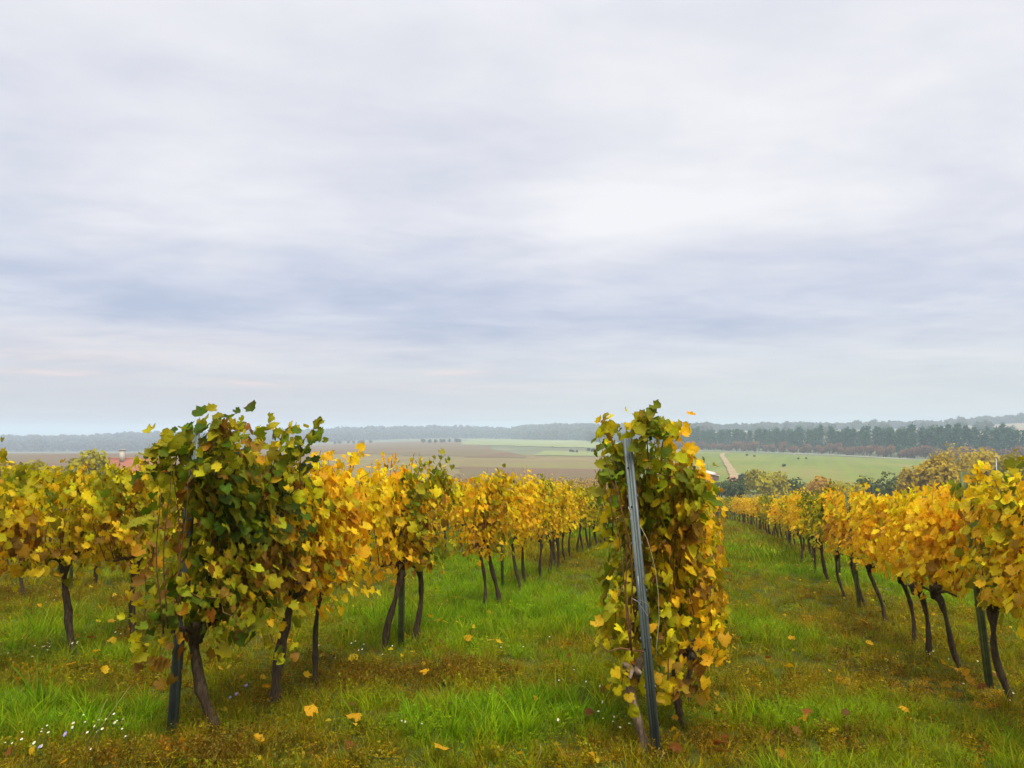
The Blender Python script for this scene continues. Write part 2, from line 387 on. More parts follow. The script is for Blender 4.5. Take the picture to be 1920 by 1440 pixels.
def field(name, corners, mat, lift, nu=24, nv=14, wob=0.0, label=None):
    """a field draped on the terrain; corners (px, py) near-left, near-right, far-right, far-left as seen, turned into ground points"""
    c = [at_depth(a, b) if b > 930 or isinstance(b, float) else on_ground(a, b) for a, b in corners]
    V = []
    for jv in range(nv + 1):
        for iu in range(nu + 1):
            a, b = iu / nu, jv / nv
            p = (c[0] * (1 - a) + c[1] * a) * (1 - b) + (c[3] * (1 - a) + c[2] * a) * b
            if wob and (iu in (0, nu) or jv in (0, nv)): p = p + Vector((random.uniform(-wob, wob), random.uniform(-wob, wob), 0))
            V.append((p.x, p.y, float(gz(p.x, p.y)) + lift))
    n1_ = nu + 1; i = np.arange(nv)[:, None] * n1_; j = np.arange(nu)[None, :]
    F = np.stack([i + j, i + j + 1, i + n1_ + j + 1, i + n1_ + j], -1).reshape(-1, 4)
    o = link(name, mesh_np(name, V, F, mat)); tag(o, label, kind='structure'); return o
# depths are given as floats (metres), columns as photo pixels
field('brown_field', [(-250, 300.0), (560, 300.0), (620, 1250.0), (-250, 1250.0)], M_FBROWN, 0.25, label='reddish brown vineyard field below the far wood')
field('olive_field', [(540, 215.0), (1180, 215.0), (1130, 480.0), (600, 640.0)], M_FOLIVE, 0.25, wob=2)
field('brown_field', [(560, 560.0), (1000, 430.0), (880, 1150.0), (600, 1400.0)], M_FBROWN, 0.45, wob=6)
field('brown_field', [(860, 225.0), (1180, 225.0), (1170, 300.0), (860, 330.0)], M_FBROWN, 0.45, wob=2)
field('pale_meadow', [(860, 900.0), (1240, 640.0), (1180, 1350.0), (880, 1600.0)], M_FPALE, 0.5, wob=8)
field('pale_meadow', [(1000, 480.0), (1240, 460.0), (1240, 560.0), (1020, 600.0)], M_FPALE, 0.6, wob=2)
field('green_meadow', [(1180, 190.0), (1800, 190.0), (1740, 402.0), (1250, 640.0)], M_FGREEN, 0.25, wob=1)
field('hillside_meadow', [(1280, 740.0), (2150, 500.0), (2150, 1150.0), (1330, 1300.0)], M_HILL, 0.5, nu=40, nv=24, wob=8)

def ribbon(name, pts, width, mat, lift, label):
    P = []
    for i in range(len(pts) - 1):
        for s in range(8): P.append(pts[i].lerp(pts[i + 1], s / 8))
    P.append(pts[-1]); V = []
    for i, p in enumerate(P):
        d = (P[min(i + 1, len(P) - 1)] - P[max(i - 1, 0)]); d.z = 0; d.normalize(); s_ = Vector((-d.y, d.x, 0))
        for e in (-1, 0, 1):
            q = p + s_ * e * width / 2 * random.uniform(0.85, 1.15); V.append((q.x, q.y, float(gz(q.x, q.y)) + lift))
    F = np.array([[i * 3 + e, i * 3 + e + 1, i * 3 + e + 4, i * 3 + e + 3] for i in range(len(P) - 1) for e in (0, 1)])
    o = link(name, mesh_np(name, V, F, mat)); tag(o, label, kind='structure')
ribbon('dirt_path', [at_depth(1377, 215), at_depth(1374, 262), at_depth(1366, 320), at_depth(1358, 400), at_depth(1352, 470), at_depth(1353, 510), at_depth(1362, 545)], 2.8, M_DIRT, 0.7, 'beige dirt track winding down the green meadow')
ribbon('road', [at_depth(1230, 655), at_depth(1300, 612), at_depth(1420, 560), at_depth(1560, 490), at_depth(1700, 415), at_depth(1850, 385)], 3.0, M_GRAVEL, 0.7, 'pale road along the foot of the pine wood')

# ------------------------------------------------------------------ leaves
PAL = {'G': (0.120, 0.190, 0.006), 'D': (0.050, 0.085, 0.004), 'YG': (0.45, 0.41, 0.008), 'Y': (0.90, 0.64, 0.012), 'GO': (0.92, 0.565, 0.010),
       'O': (0.88, 0.46, 0.012), 'B': (0.27, 0.140, 0.014), 'RU': (0.34, 0.11, 0.016), 'OL': (0.28, 0.25, 0.006)}
STY = {'dark': dict(G=.20, D=.20, OL=.34, YG=.07, B=.12, O=.04, RU=.02, Y=.01),
       'mixed': dict(G=.22, YG=.20, OL=.24, Y=.08, O=.08, B=.12, GO=.06),
       'gold': dict(Y=.46, GO=.38, YG=.10, O=.04, B=.01, OL=.01),
       'amber': dict(GO=.40, O=.22, Y=.20, B=.08, YG=.07, OL=.03),
       'olive': dict(YG=.32, OL=.20, Y=.22, GO=.12, G=.07, B=.07),
       'lime': dict(YG=.42, Y=.24, OL=.14, G=.10, GO=.07, B=.03),
       'green': dict(G=.30, OL=.26, YG=.26, D=.06, Y=.08, B=.04)}
def leaf_template(seed, rings=1):
    """a lobed grape leaf, stalk at the origin, tip along +Y; returns V, tris, edge"""
    r_ = np.random.default_rng(seed)
    th = np.radians([-90, -58, -35, -8, 14, 32, 56, 74, 90, 106, 124, 148, 166, 188, 215, 238])
    rr = np.array([0.12, 0.54, 0.50, 0.62, 0.55, 0.68, 0.60, 0.70, 0.79, 0.70, 0.60, 0.68, 0.55, 0.62, 0.50, 0.54]) * (1 + 0.085 * r_.standard_normal(16))
    out = np.stack([np.cos(th) * rr, np.sin(th) * rr + 0.12, np.zeros(16)], 1)
    V = [np.array([[0, 0.12, 0]])]; E = [[0.0]]; n = 16
    if rings == 2: V.append(out * 0.55 + np.array([0, 0.054, 0])); E.append([0.35] * n)
    V.append(out); E.append([1.0] * n); V = np.vstack(V); E = np.concatenate(E)
    tri = [[0, 1 + i, 1 + (i + 1) % n] for i in range(n)]
    if rings == 2:
        for i in range(n):
            a, b = 1 + i, 1 + (i + 1) % n; tri += [[a, a + n, b + n], [a, b + n, b]]
    cup = r_.uniform(-0.9, 0.5); fold = r_.uniform(0.0, 0.8); tw = r_.uniform(-0.8, 0.8)
    V[:, 2] = cup * (V[:, 0] ** 2 + V[:, 1] ** 2) + fold * np.abs(V[:, 0]) * 0.6 + tw * V[:, 0] * V[:, 1] + 0.05 * r_.standard_normal(len(V)) * (E > 0.3)
    return V, np.array(tri), E
def simple_leaf(seed):
    r_ = np.random.default_rng(seed); th = np.radians([-90, -20, 30, 90, 150, 200]); rr = np.array([0.15, 0.66, 0.6, 0.85, 0.6, 0.66])
    out = np.stack([np.cos(th) * rr, np.sin(th) * rr + 0.1, r_.uniform(-0.2, 0.2, 6)], 1)
    return np.vstack([[[0, 0.1, 0]], out]), np.array([[0, 1 + i, 1 + (i + 1) % 6] for i in range(6)]), np.array([0] + [1.0] * 6)
LT2 = [leaf_template(100 + i, 2) for i in range(6)]
LT1 = [leaf_template(100 + i, 1) for i in range(6)]
LT0 = [simple_leaf(i) for i in range(4)]
LEAF_ME = [mesh_np('leaf', V, T, M_LEAF1, {'edge': ('FLOAT', E)}) for V, T, E in LT2]

def orient(n, tip):
    """rotation matrices (k,3,3) with rows = local x,y,z axes; z = normal, y = tip direction"""
    n = n / (np.linalg.norm(n, axis=1)[:, None] + 1e-9); tip = tip - n * (tip * n).sum(1)[:, None]
    tip /= np.linalg.norm(tip, axis=1)[:, None] + 1e-9; x = np.cross(tip, n); return np.stack([x, tip, n], 1)
def leaf_mass(name, P, Rm, sc, col, templates, mat=M_LEAFN, seed=0):
    r_ = np.random.default_rng(seed); which = r_.integers(0, len(templates), len(P)); Vs, Ts, Es, Cs = [], [], [], []; off = 0
    for k_, (V, T, E) in enumerate(templates):
        ix = np.where(which == k_)[0]
        if not len(ix): continue
        W = np.einsum('vi,kij->kvj', V, Rm[ix]) * sc[ix][:, None, None] + P[ix][:, None, :]
        nV = len(V); Vs.append(W.reshape(-1, 3)); Ts.append((T[None] + (np.arange(len(ix)) * nV)[:, None, None]).reshape(-1, 3) + off)
        Es.append(np.tile(E, len(ix))); c = np.repeat(col[ix], nV, 0); Cs.append(np.hstack([c, np.ones((len(c), 1))])); off += len(ix) * nV
    return mesh_np(name, np.vstack(Vs), np.vstack(Ts), mat, {'edge': ('FLOAT', np.concatenate(Es)), 'tint': ('FLOAT_COLOR', np.vstack(Cs))})

def pick_cols(r_, style, P, k, top=2.0):
    names = list(STY[style]); p = np.array([STY[style][x] for x in names]); p = p / p.sum()
    order = {'D': 0, 'G': 1, 'OL': 2, 'YG': 3, 'Y': 4, 'GO': 5, 'O': 6, 'RU': 7, 'B': 8}
    names.sort(key=lambda x: order[x]); p = np.array([STY[style][x] for x in names]); p = p / p.sum(); cum = np.cumsum(p)
    # neighbouring leaves turn together: position noise pushed through the style's own distribution
    f = np.sin(P[:, 1] * 5.1 + 2.1 * np.sin(P[:, 2] * 4.3 + k)) + np.sin(P[:, 2] * 6.3 + 1.7 * np.sin(P[:, 0] * 7 + P[:, 1] * 3 + 2 * k)) - 0.9 * np.clip((P[:, 2] - 1.45) * 2, -0.4, 1.2)
    f = f * 0.60 + r_.standard_normal(len(P)) * 0.62
    rank = np.argsort(np.argsort(f)) / max(1, len(f) - 1) * 0.999
    idx = np.searchsorted(cum, rank); idx = np.minimum(idx, len(names) - 1)
    C = np.array([PAL[names[i]] for i in idx])
    nb = np.array([PAL[names[min(i + 1, len(names) - 1)]] for i in idx]); q_ = (rank - np.concatenate([[0], cum])[idx]) / p[idx]; q_ = np.clip(q_, 0, 1)[:, None] * 0.8
    C = C * (1 - q_) + nb * q_
    j = np.exp(r_.standard_normal((len(P), 1)) * 0.16); C = C * j
    C[:, 1] *= np.exp(r_.standard_normal(len(P)) * 0.08)
    return np.clip(C, 0, 0.95)

def vine_plan(seed, style, head, ztop=1.95, zlow=0.97, half=0.60, nleaf=330, wide=0.15, nsh=9, droop=0.06, lean=0.0, ymin=None):
    """shoots and leaves of one vine in its own coordinates (base of the trunk at the origin, row along Y)"""
    r_ = np.random.default_rng(seed); hx, hy, hz = head; shoots = []
    ys = np.linspace(-half, half, nsh) + r_.normal(0, 0.05, nsh)
    for y in ys:
        zt = ztop - 0.04 + r_.normal(0, 0.08) - 0.20 * min(1, abs(y) / half) ** 3; z0 = max(hz, zlow) + r_.normal(0, 0.03)
        x1 = r_.normal(0, 0.06); x2 = r_.normal(0, 0.13); y2 = y + r_.normal(0, 0.10)
        s = np.linspace(0, 1, 9)[:, None]
        start = np.array([hx * 0.6, hy + (y - hy) * 0.62, z0 - 0.06]); mid = np.array([x1 + lean * 0.5, y, (z0 + zt) / 2]); end = np.array([x2 + lean, y2, zt])
        C = (1 - s) ** 2 * start + 2 * s * (1 - s) * mid + s ** 2 * end
        C = C + np.hstack([np.sin(s * 7 + y * 9) * 0.018, np.cos(s * 6 + y * 7) * 0.018, 0 * s]); shoots.append(C)
    P = []; n_each = r_.multinomial(nleaf, r_.dirichlet(np.full(nsh, 9.0)))
    for C, n in zip(shoots, n_each):
        s = r_.beta(1.25, 1.05, n) * 8; i = np.minimum(s.astype(int), 7); f = (s - i)[:, None]
        q = C[i] * (1 - f) + C[i + 1] * f
        taper = np.clip(1.25 - s / 8 * 0.75, 0.45, 1)[:, None]
        off = np.clip(r_.standard_normal((n, 3)), -1.9, 1.9) * (wide, 0.11, 0.07) * taper; off[:, 2] -= np.abs(r_.normal(0, droop, n)) * (s / 8 < 0.45)
        P.append(q + off)
    P = np.vstack(P); n = len(P)
    if ymin is not None: lo = P[:, 1] < ymin; P[lo, 1] = 2 * ymin - P[lo, 1] + r_.uniform(0, .1, lo.sum())
    out = np.stack([np.sign(P[:, 0] - lean * 0.5 + r_.normal(0, 0.05, n)) * 1.0, r_.normal(0, 0.55, n), r_.normal(0.45, 0.5, n)], 1)
    end_sel = np.abs(P[:, 1]) > half * 0.85; out[end_sel, 1] += np.sign(P[end_sel, 1]) * 0.8
    tip = np.stack([out[:, 0] * 0.35 + r_.normal(0, 0.3, n), r_.normal(0, 0.5, n), np.full(n, -0.9)], 1)
    sc = np.clip(r_.normal(0.064, 0.018, n), 0.028, 0.110); sc *= np.where(P[:, 2] > ztop - 0.12, 0.72, 1)
    return shoots, P, orient(out, tip), sc, pick_cols(r_, style, P, seed * 0.37, ztop)

def trunk_geo(head, seed, r0=0.035, bend_=0.065, fork=True):
    r_ = np.random.default_rng(seed); hx, hy, hz = head; n = 13; s = np.linspace(0, 1, n)
    path = np.stack([hx * s ** 1.2 + bend_ * np.sin(s * math.pi * 1.1 + seed) * (s > 0) * (1 - s * 0.4), hy * s + bend_ * 0.6 * np.sin(s * 5 + seed * 2) * s * (1 - s) * 3, hz * s - 0.08 * (1 - s)], 1)
    path[-1] = head
    rad = r0 * (0.98 - 0.28 * s + 0.13 * np.sin(s * 11 + seed) + 0.08 * np.sin(s * 23 + 2 * seed)); rad[0] *= 1.3; rad[-3] *= 1.1; rad[-2] *= 1.45; rad[-1] *= 1.8
    parts = [tube(path, rad, 9, rough=0.09, seed=seed)]
    for k_ in range(8):                                    # gnarled knuckles of the head
        a = r_.uniform(0, 6.28); L = r_.uniform(0.05, 0.13)
        e = np.array(head) + np.array([math.cos(a) * L * 0.7, math.sin(a) * L * 1.2, r_.uniform(0.02, 0.09)])
        parts.append(tube([np.array(head) - (0, 0, 0.05), (np.array(head) + e) / 2 + (0, 0, 0.01), e], [r0 * 0.95, r0 * 0.8, r0 * 0.4], 7, rough=0.15, seed=seed + k_))
    if fork:
        for sg in (-1, 1):
            e = np.array([hx * 0.6, hy + sg * r_.uniform(0.25, 0.4), hz + r_.uniform(0.02, 0.10)]); m_ = (np.array(head) + e) / 2 + (0, 0, 0.03)
            parts.append(tube([np.array(head), m_, e], [r0 * 0.65, r0 * 0.42, r0 * 0.28], 7, rough=0.12, seed=seed + 9 + sg))
    return merge(parts)

def cane_geo(C, r0=0.0055, seg=5):
    n = len(C); return tube(C, np.linspace(r0, r0 * 0.35, n), seg, rough=0.0)

n_leaf_objects = 0
def near_vine(base, head_w, style, seed, label, group, nobj=160, nleaf=340, r0=0.034, bark=None, extra=None, **kw):
    """a vine of its own: trunk, canes, the leaves that show largest one by one, the rest as foliage"""
    global n_leaf_objects
    e = link('grapevine', None, loc=base); tag(e, label, 'vine', group)
    head = tuple(Vector(head_w) - base)
    me = mesh_np('trunk', *trunk_geo(head, seed, r0), bark or M_BARK, smooth=True); link('trunk', me, e)
    if 'ywall' in kw: kw['ymin'] = kw.pop('ywall') - base.y
    shoots, P, Rm, sc, col = vine_plan(seed, style, head, nleaf=int(nleaf * 2.25), **kw)
    if extra is not None:
        q, Rq, sq, cq, sh = extra(base); P = np.vstack([P, q]); Rm = np.concatenate([Rm, Rq]); sc = np.concatenate([sc, sq]); col = np.vstack([col, cq]); shoots = shoots + sh
    for i, C in enumerate(shoots): link('cane', mesh_np('cane', *cane_geo(C), M_CANE, smooth=True), e)
    # distance along the line of sight: leaves in front show
    D_ = np.linalg.norm(P + np.array(base) - (0, 0, EYE), axis=1) - (sc - 0.09) * 4
    order = np.argsort(D_); single, rest = order[:nobj], order[nobj:]
    for i in single:
        o = bpy.data.objects.new('leaf', LEAF_ME[(i * 7) % 6]); COL.objects.link(o); o.parent = e
        M4 = Matrix([[*(Rm[i].T[r] * sc[i]), P[i][r]] for r in range(3)] + [[0, 0, 0, 1]])
        o.matrix_local = M4; o.color = (*col[i], 1); n_leaf_objects += 1
    if len(rest): 
        f = link('foliage', leaf_mass('foliage', P[rest], Rm[rest], sc[rest], col[rest], LT1, seed=seed), e); f['kind'] = 'stuff'
    return e

# ------------------------------------------------------------------ the rows
ROW_X = {k: -0.33 + 3.08 * k for k in range(-8, 8)}
ROWNAME = {-1: 'the row behind the buried post', 0: 'the row behind the bare post', 1: 'the golden row beyond the grass lane', -2: 'the second row past the buried post', -3: 'the third row past the buried post'}
ORD = ['first', 'second', 'third', 'fourth', 'fifth', 'sixth', 'seventh', 'eighth', 'ninth', 'tenth', 'eleventh', 'twelfth', 'thirteenth', 'fourteenth', 'fifteenth', 'sixteenth', 'seventeenth', 'eighteenth', 'nineteenth', 'twentieth']
WORDS = {'dark': 'dark olive', 'mixed': 'mottled green and orange', 'gold': 'bright golden', 'amber': 'orange-gold', 'olive': 'yellow-olive', 'lime': 'lime-yellow', 'green': 'greenish'}

def P_at(px, py): return on_ground(px, py)
def head_at(base, px, py, dy=0.0):
    """the head of the trunk: seen at (px, py), at the base's depth plus dy metres"""
    u = base.x * cY + base.y * sY; v = -base.x * sY + base.y * cY + dy
    d = pix_dir(px, py); f = Vector((-sY, cY, 0)); t_ = v / d.dot(f); return Vector((0, 0, EYE)) + d * t_

near_list = {  # row: [(base px, py, head px, py, style, options)]
    -1: [(392, 1372, 368, 1188, 'dark', dict(nleaf=720, ztop=2.02, zlow=0.86, half=0.62, wide=0.19, nsh=11, r0=0.043, droop=0.12)),
         (508, 1322, 562, 1098, 'dark', dict(nleaf=640, ztop=1.98, zlow=0.98, half=0.52, wide=0.16, nsh=10, r0=0.045)),
         (598, 1288, 603, 1088, 'gold', dict(nleaf=560, ztop=1.88, half=0.60, wide=0.19, nsh=10, r0=0.026, droop=0.12)),
         (730, 1218, 748, 1064, 'gold', dict(nleaf=420, ztop=1.98, half=0.70, nsh=10, r0=0.040, droop=0.08)),
         (785, 1205, 779, 1054, 'mixed', dict(nleaf=330, ztop=1.98, half=0.45, nsh=8, r0=0.033)),
         (903, 1150, 901, 1024, 'amber', dict(nleaf=360, ztop=1.98, half=0.75, nsh=10, r0=0.026)),
         (930, 1137, 916, 1012, 'lime', dict(nleaf=300, ztop=1.92, half=0.6, r0=0.036)),
         (973, 1107, 964, 1012, 'gold', dict(nleaf=300, ztop=2.0, half=0.8, r0=0.032)),
         (987, 1101, 982, 1006, 'gold', dict(nleaf=260, ztop=1.9, half=0.7, r0=0.032)),
         (1019, 1085, 1012, 1010, 'lime', dict(nleaf=260, ztop=2.0, half=0.8, r0=0.03)),
         (1035, 1076, 1028, 1005, 'gold', dict(nleaf=260, half=0.8, r0=0.04)),
         (1045, 1070, 1040, 1000, 'lime', dict(nleaf=240, half=0.8, r0=0.03))],
    -2: [(-62, 1274, -75, 1085, 'olive', dict(nleaf=380, ztop=1.98, half=0.7, r0=0.035)),
         (137, 1228, 122, 1050, 'olive', dict(nleaf=440, ztop=1.90, half=0.75, r0=0.040, nsh=10)),
         (255, 1206, 253, 1052, 'olive', dict(nleaf=420, ztop=1.90, half=0.7, r0=0.036)),
         (372, 1160, 372, 1040, 'olive', dict(nleaf=300, half=0.7))],
    1: [(2075, 1440, 2030, 1220, 'olive', dict(nleaf=380, ztop=1.85, half=0.65, r0=0.034)),
        (1988, 1372, 1938, 1175, 'gold', dict(nleaf=400, ztop=1.86, half=0.6, r0=0.034, nsh=10)),
        (1898, 1316, 1862, 1140, 'lime', dict(nleaf=440, ztop=1.90, half=0.6, r0=0.032, nsh=10)),
        (1817, 1260, 1752, 1112, 'gold', dict(nleaf=440, ztop=1.80, half=0.55, r0=0.030, nsh=10)),
        (1755, 1236, 1716, 1104, 'gold', dict(nleaf=380, ztop=1.78, half=0.5, r0=0.030)),
        (1717, 1212, 1688, 1084, 'gold', dict(nleaf=400, ztop=1.78, half=0.55, r0=0.027)),
        (1655, 1168, 1630, 1066, 'gold', dict(nleaf=380, ztop=1.84, half=0.6, r0=0.03)),
        (1615, 1140, 1600, 1050, 'gold', dict(nleaf=360, ztop=1.84, half=0.65, r0=0.028)),
        (1583, 1120, 1570, 1040, 'amber', dict(nleaf=360, ztop=1.86, half=0.65, r0=0.028)),
        (1560, 1095, 1534, 1012, 'green', dict(nleaf=420, ztop=1.98, half=0.7, r0=0.04)),
        (1535, 1078, 1520, 1008, 'green', dict(nleaf=300, ztop=1.85, half=0.7, r0=0.03)),
        (1504, 1060, 1497, 1000, 'gold', dict(nleaf=280, half=0.7, r0=0.03))],
    0: [(1192, 1412, 1188, 1262, 'green', dict(nleaf=380, ztop=2.0, zlow=0.80, half=0.45, wide=0.13, nsh=10, r0=0.034, droop=0.20)),
        (1270, 1362, 1280, 1222, 'mixed', dict(nleaf=400, ztop=1.93, zlow=0.84, half=0.50, wide=0.13, nsh=10, r0=0.030, droop=0.12)),
        (1304, 1322, 1298, 1232, 'mixed', dict(nleaf=360, ztop=1.84, zlow=0.86, half=0.5, wide=0.14, nsh=10, r0=0.026, droop=0.10)),
        (1300, 1255, 1302, 1180, 'amber', dict(nleaf=300, ztop=1.8, half=0.6, wide=0.14)),
        (1306, 1215, 1306, 1130, 'amber', dict(nleaf=260, ztop=1.8, half=0.6, wide=0.14))],
}
def top_sprig(pts_px, depth, style, seed, n=30, size=0.058, spread=0.05):
    """leafy shoots that stand above the canopy: points seen at the given pixels and depth (metres)"""
    def f(base):
        r_ = np.random.default_rng(seed); Q, sh = [], []
        for poly in pts_px:
            W = [Vector((0, 0, EYE)) + pix_dir(a, b) * (depth / pix_dir(a, b).dot(Vector((-sY, cY, 0)))) - base for a, b in poly]
            C = np.array([tuple(q) for q in W]); s = np.linspace(0, len(C) - 1, 7); i = np.minimum(s.astype(int), len(C) - 2); C = C[i] * (1 - (s - i))[:, None] + C[i + 1] * (s - i)[:, None]
            C = C + np.hstack([np.zeros((7, 1)), r_.normal(0, .03, (7, 1)), np.zeros((7, 1))]) + r_.normal(0, .012, (7, 3)); sh.append(C); s = r_.uniform(0, 5.99, n); i = s.astype(int); q = C[i] * (1 - (s - i))[:, None] + C[i + 1] * (s - i)[:, None]
            Q.append(q + r_.normal(0, spread, (n, 3)))
        Q = np.vstack(Q); m_ = len(Q); out = np.stack([r_.normal(0, 0.7, m_), -0.7 + r_.normal(0, 0.5, m_), r_.normal(0.5, 0.5, m_)], 1)
        tip = np.stack([r_.normal(0, 0.6, m_), r_.normal(0, 0.5, m_), r_.normal(-0.2, 0.6, m_)], 1)
        return Q, orient(out, tip), np.clip(r_.normal(size, 0.015, m_), 0.04, 0.12), pick_cols(r_, style, Q, seed), sh
    return f
EXTRA = {(-1, 0): top_sprig([[(400, 910), (425, 825), (435, 800)], [(330, 900), (340, 840), (332, 815)], [(385, 900), (395, 820), (405, 792)], [(290, 960), (275, 1080), (268, 1230)], [(335, 1120), (300, 1170), (290, 1260)], [(300, 900), (285, 860)], [(350, 1100), (400, 1130), (480, 1170)]], 5.05, 'dark', 3, 46, .060, .055),
         (-1, 1): top_sprig([[(500, 900), (530, 825), (532, 805)], [(540, 880), (575, 815), (598, 800)], [(470, 900), (490, 820), (500, 800)], [(560, 930), (565, 860), (560, 830)], [(460, 1130), (500, 1180), (530, 1215)]], 5.7, 'green', 4, 26),
         (0, 0): top_sprig([[(1160, 900), (1145, 820), (1140, 800)], [(1190, 880), (1200, 800), (1190, 780)], [(1240, 880), (1245, 810), (1235, 790)], [(1150, 1000), (1150, 900), (1160, 850)], [(1175, 1080), (1150, 1150), (1150, 1230)], [(1185, 1150), (1172, 1220), (1168, 1290)], [(1240, 1150), (1255, 1230), (1250, 1310)], [(1220, 900), (1215, 800), (1212, 785)]], 5.08, 'green', 5, 36, .056, .045),
         (0, 1): top_sprig([[(1290, 1150), (1310, 1230), (1305, 1290)], [(1330, 1100), (1338, 1180), (1335, 1240)], [(1280, 950), (1278, 860), (1282, 845)], [(1250, 900), (1262, 830), (1255, 800)], [(1300, 1000), (1300, 900), (1305, 870)], [(1290, 1100), (1310, 1180), (1320, 1260)]], 5.3, 'amber', 6, 26),
         (-1, 2): top_sprig([[(590, 950), (600, 870), (605, 845)], [(660, 940), (655, 870), (662, 848)], [(680, 930), (690, 880)]], 6.8, 'gold', 8, 20),
         (1, 2): top_sprig([[(1880, 960), (1905, 890), (1915, 868)], [(1830, 960), (1835, 890), (1830, 878)], [(1860, 950), (1870, 890)]], 6.3, 'lime', 9, 22)}
used = {}
for row, lst in near_list.items():
    used[row] = []
    for i, (bx, by, hx, hy, style, opt) in enumerate(lst):
        b = on_ground(bx, by); used[row].append(b.y)
        if row in (-1, 0, 1, -2):                         # stand in the row's own line, a hand's breadth either way
            b.x = b.x
        h = head_at(b, hx, hy, random.uniform(-0.03, 0.03))
        dist = b.length; nobj = 280 if dist < 6 else 190 if dist < 8 else 110 if dist < 11 else 60 if dist < 13 else 0
        if bx > 1960: nobj = 20
        opt = dict(opt)
        if row == 0 and i < 3: opt['ywall'] = on_ground(1232, 1424).y + 0.13
        if row == -1 and i < 1: opt['ywall'] = on_ground(322, 1378).y - 0.16
        lab = WORDS[style] + ' vine, ' + ORD[i] + ' from the near end of ' + ROWNAME[row]
        if (row, i) == (0, 0): lab = 'tall mottled vine with pale peeling old trunk behind the bare leaning post'; opt['bark'] = M_BARKP
        if (row, i) == (-1, 0): lab = 'dark olive vine with black knotted head swallowing the first metal post'
        if (row, i) == (-1, 1): lab = 'dark green vine whose thick trunk slants away, second behind the leafy post'
        if (row, i) == (-1, 2): lab = 'bright golden vine on a thin straight trunk next to the dark leafy vines'
        if (row, i) == (-2, 1): lab = 'yellow-olive vine with thick forked trunk standing alone in the grass gap'
        lab = lab.replace('near end', 'start')
        near_vine(b, h, style, 1000 + row * 50 + i, lab, 'vines in the rows', nobj=nobj, extra=EXTRA.get((row, i)), **opt)

# shared vines for further down the rows
def shared_vine(style, seed, nleaf, templates, scale=1.0, seg_r=0.032, canes=3):
    head = (random.uniform(-0.10, 0.05), random.uniform(-0.1, 0.1), random.uniform(0.78, 0.9))
    shoots, P, Rm, sc, col = vine_plan(seed, style, head, nleaf=nleaf, ztop=random.uniform(1.80, 1.98), half=0.64)
    fo = leaf_mass('foliage', P, Rm, sc * scale, col, templates, seed=seed)
    tr = mesh_np('trunk', *trunk_geo(head, seed, seg_r), M_BARK, smooth=True)
    cn = [mesh_np('cane', *cane_geo(shoots[k_]), M_CANE) for k_ in range(1, 1 + canes * 2, 2)]
    return tr, fo, cn
STY_L = ['gold', 'olive', 'lime', 'amber', 'mixed', 'gold', 'green', 'gold']
MID = [(s, shared_vine(s, 2000 + i, 620, LT1)) for i, s in enumerate(STY_L)]
FARV = [(s, shared_vine(s, 3000 + i, 320, LT0, 1.35, canes=0)) for i, s in enumerate(STY_L)]

cands = []
for row, X0 in ROW_X.items():
    y = 4.6 if row not in near_list else max(used[row]) + 0.95
    lim = 118 - max(0, row) * 2
    while y < lim:
        yy = y + random.uniform(-0.18, 0.18); X = X0 + float(bend(yy)) + random.uniform(-0.05, 0.05); Z = float(gz(X, yy))
        px, py, zc = to_pix(X, yy, Z + 1.0)
        if zc > 1 and -160 * (6 / max(zc, 1)) - 60 < px < 1980 + 700 / zc: cands.append((math.hypot(X, yy), row, X, yy, Z))
        y += random.choice((0.85, 1.0, 1.15, 1.3))
near_n = sum(len(v) for v in near_list.values())
# visibility weighting: rows hidden behind others rank later
def rank(c):
    d, row = c[0], c[1]
    pen = {-1: 0.8, 0: 1.0, 1: 0.7, -2: 0.95, -3: 1.1}.get(row, 1.35 if row < 0 else 1.9)
    return d * pen
cands.sort(key=rank)
NSHOW = 296 - near_n
COLN = {'gold': 'golden', 'olive': 'yellow-olive', 'lime': 'lime-yellow', 'amber': 'orange-gold', 'mixed': 'mottled', 'green': 'greenish'}
def style_at(X, Y, row):
    f = math.sin(Y * 0.55 + row * 2.1) + math.sin(Y * 0.23 + row * 1.3 + 1)
    return 'green' if f < -1.25 else 'lime' if f < -0.6 else 'olive' if f < -0.1 else 'gold' if f < 1.0 else 'amber' if f < 1.6 else 'mixed'
far_parts = []
count_row = {r: len(v) for r, v in near_list.items()}
for i, (d, row, X, Y, Z) in enumerate(cands):
    st = style_at(X, Y, row)
    if i < NSHOW:
        pool = [q for q in (MID if d < 32 else FARV) if q[0] == st] or (MID if d < 32 else FARV)
        s_, (tr, fo, cn) = random.choice(pool)
        e = link('grapevine', None, loc=(X, Y, Z)); e.scale = (random.uniform(0.9, 1.1), random.choice((-1, 1)) * random.uniform(0.92, 1.05), random.uniform(0.94, 1.07) * (0.93 if row > 0 else 1.0))
        link('trunk', tr, e); f = link('foliage', fo, e); f['kind'] = 'stuff'
        for c_ in cn: link('cane', c_, e)
        seq = count_row.get(row, 0); count_row[row] = seq + 1
        rn = ROWNAME.get(row, 'the hidden rows further over' if row > 0 else 'the rows far past the buried post')
        if row in ROWNAME and seq < 20: lab = f'{COLN[s_]} vine, {ORD[seq]} from the start of {rn}'
        else: lab = f'small distant {COLN[s_]} vine in {rn}'
        tag(e, lab, 'vine', 'vines in the rows')
    else: far_parts.append((X, Y, Z, st))
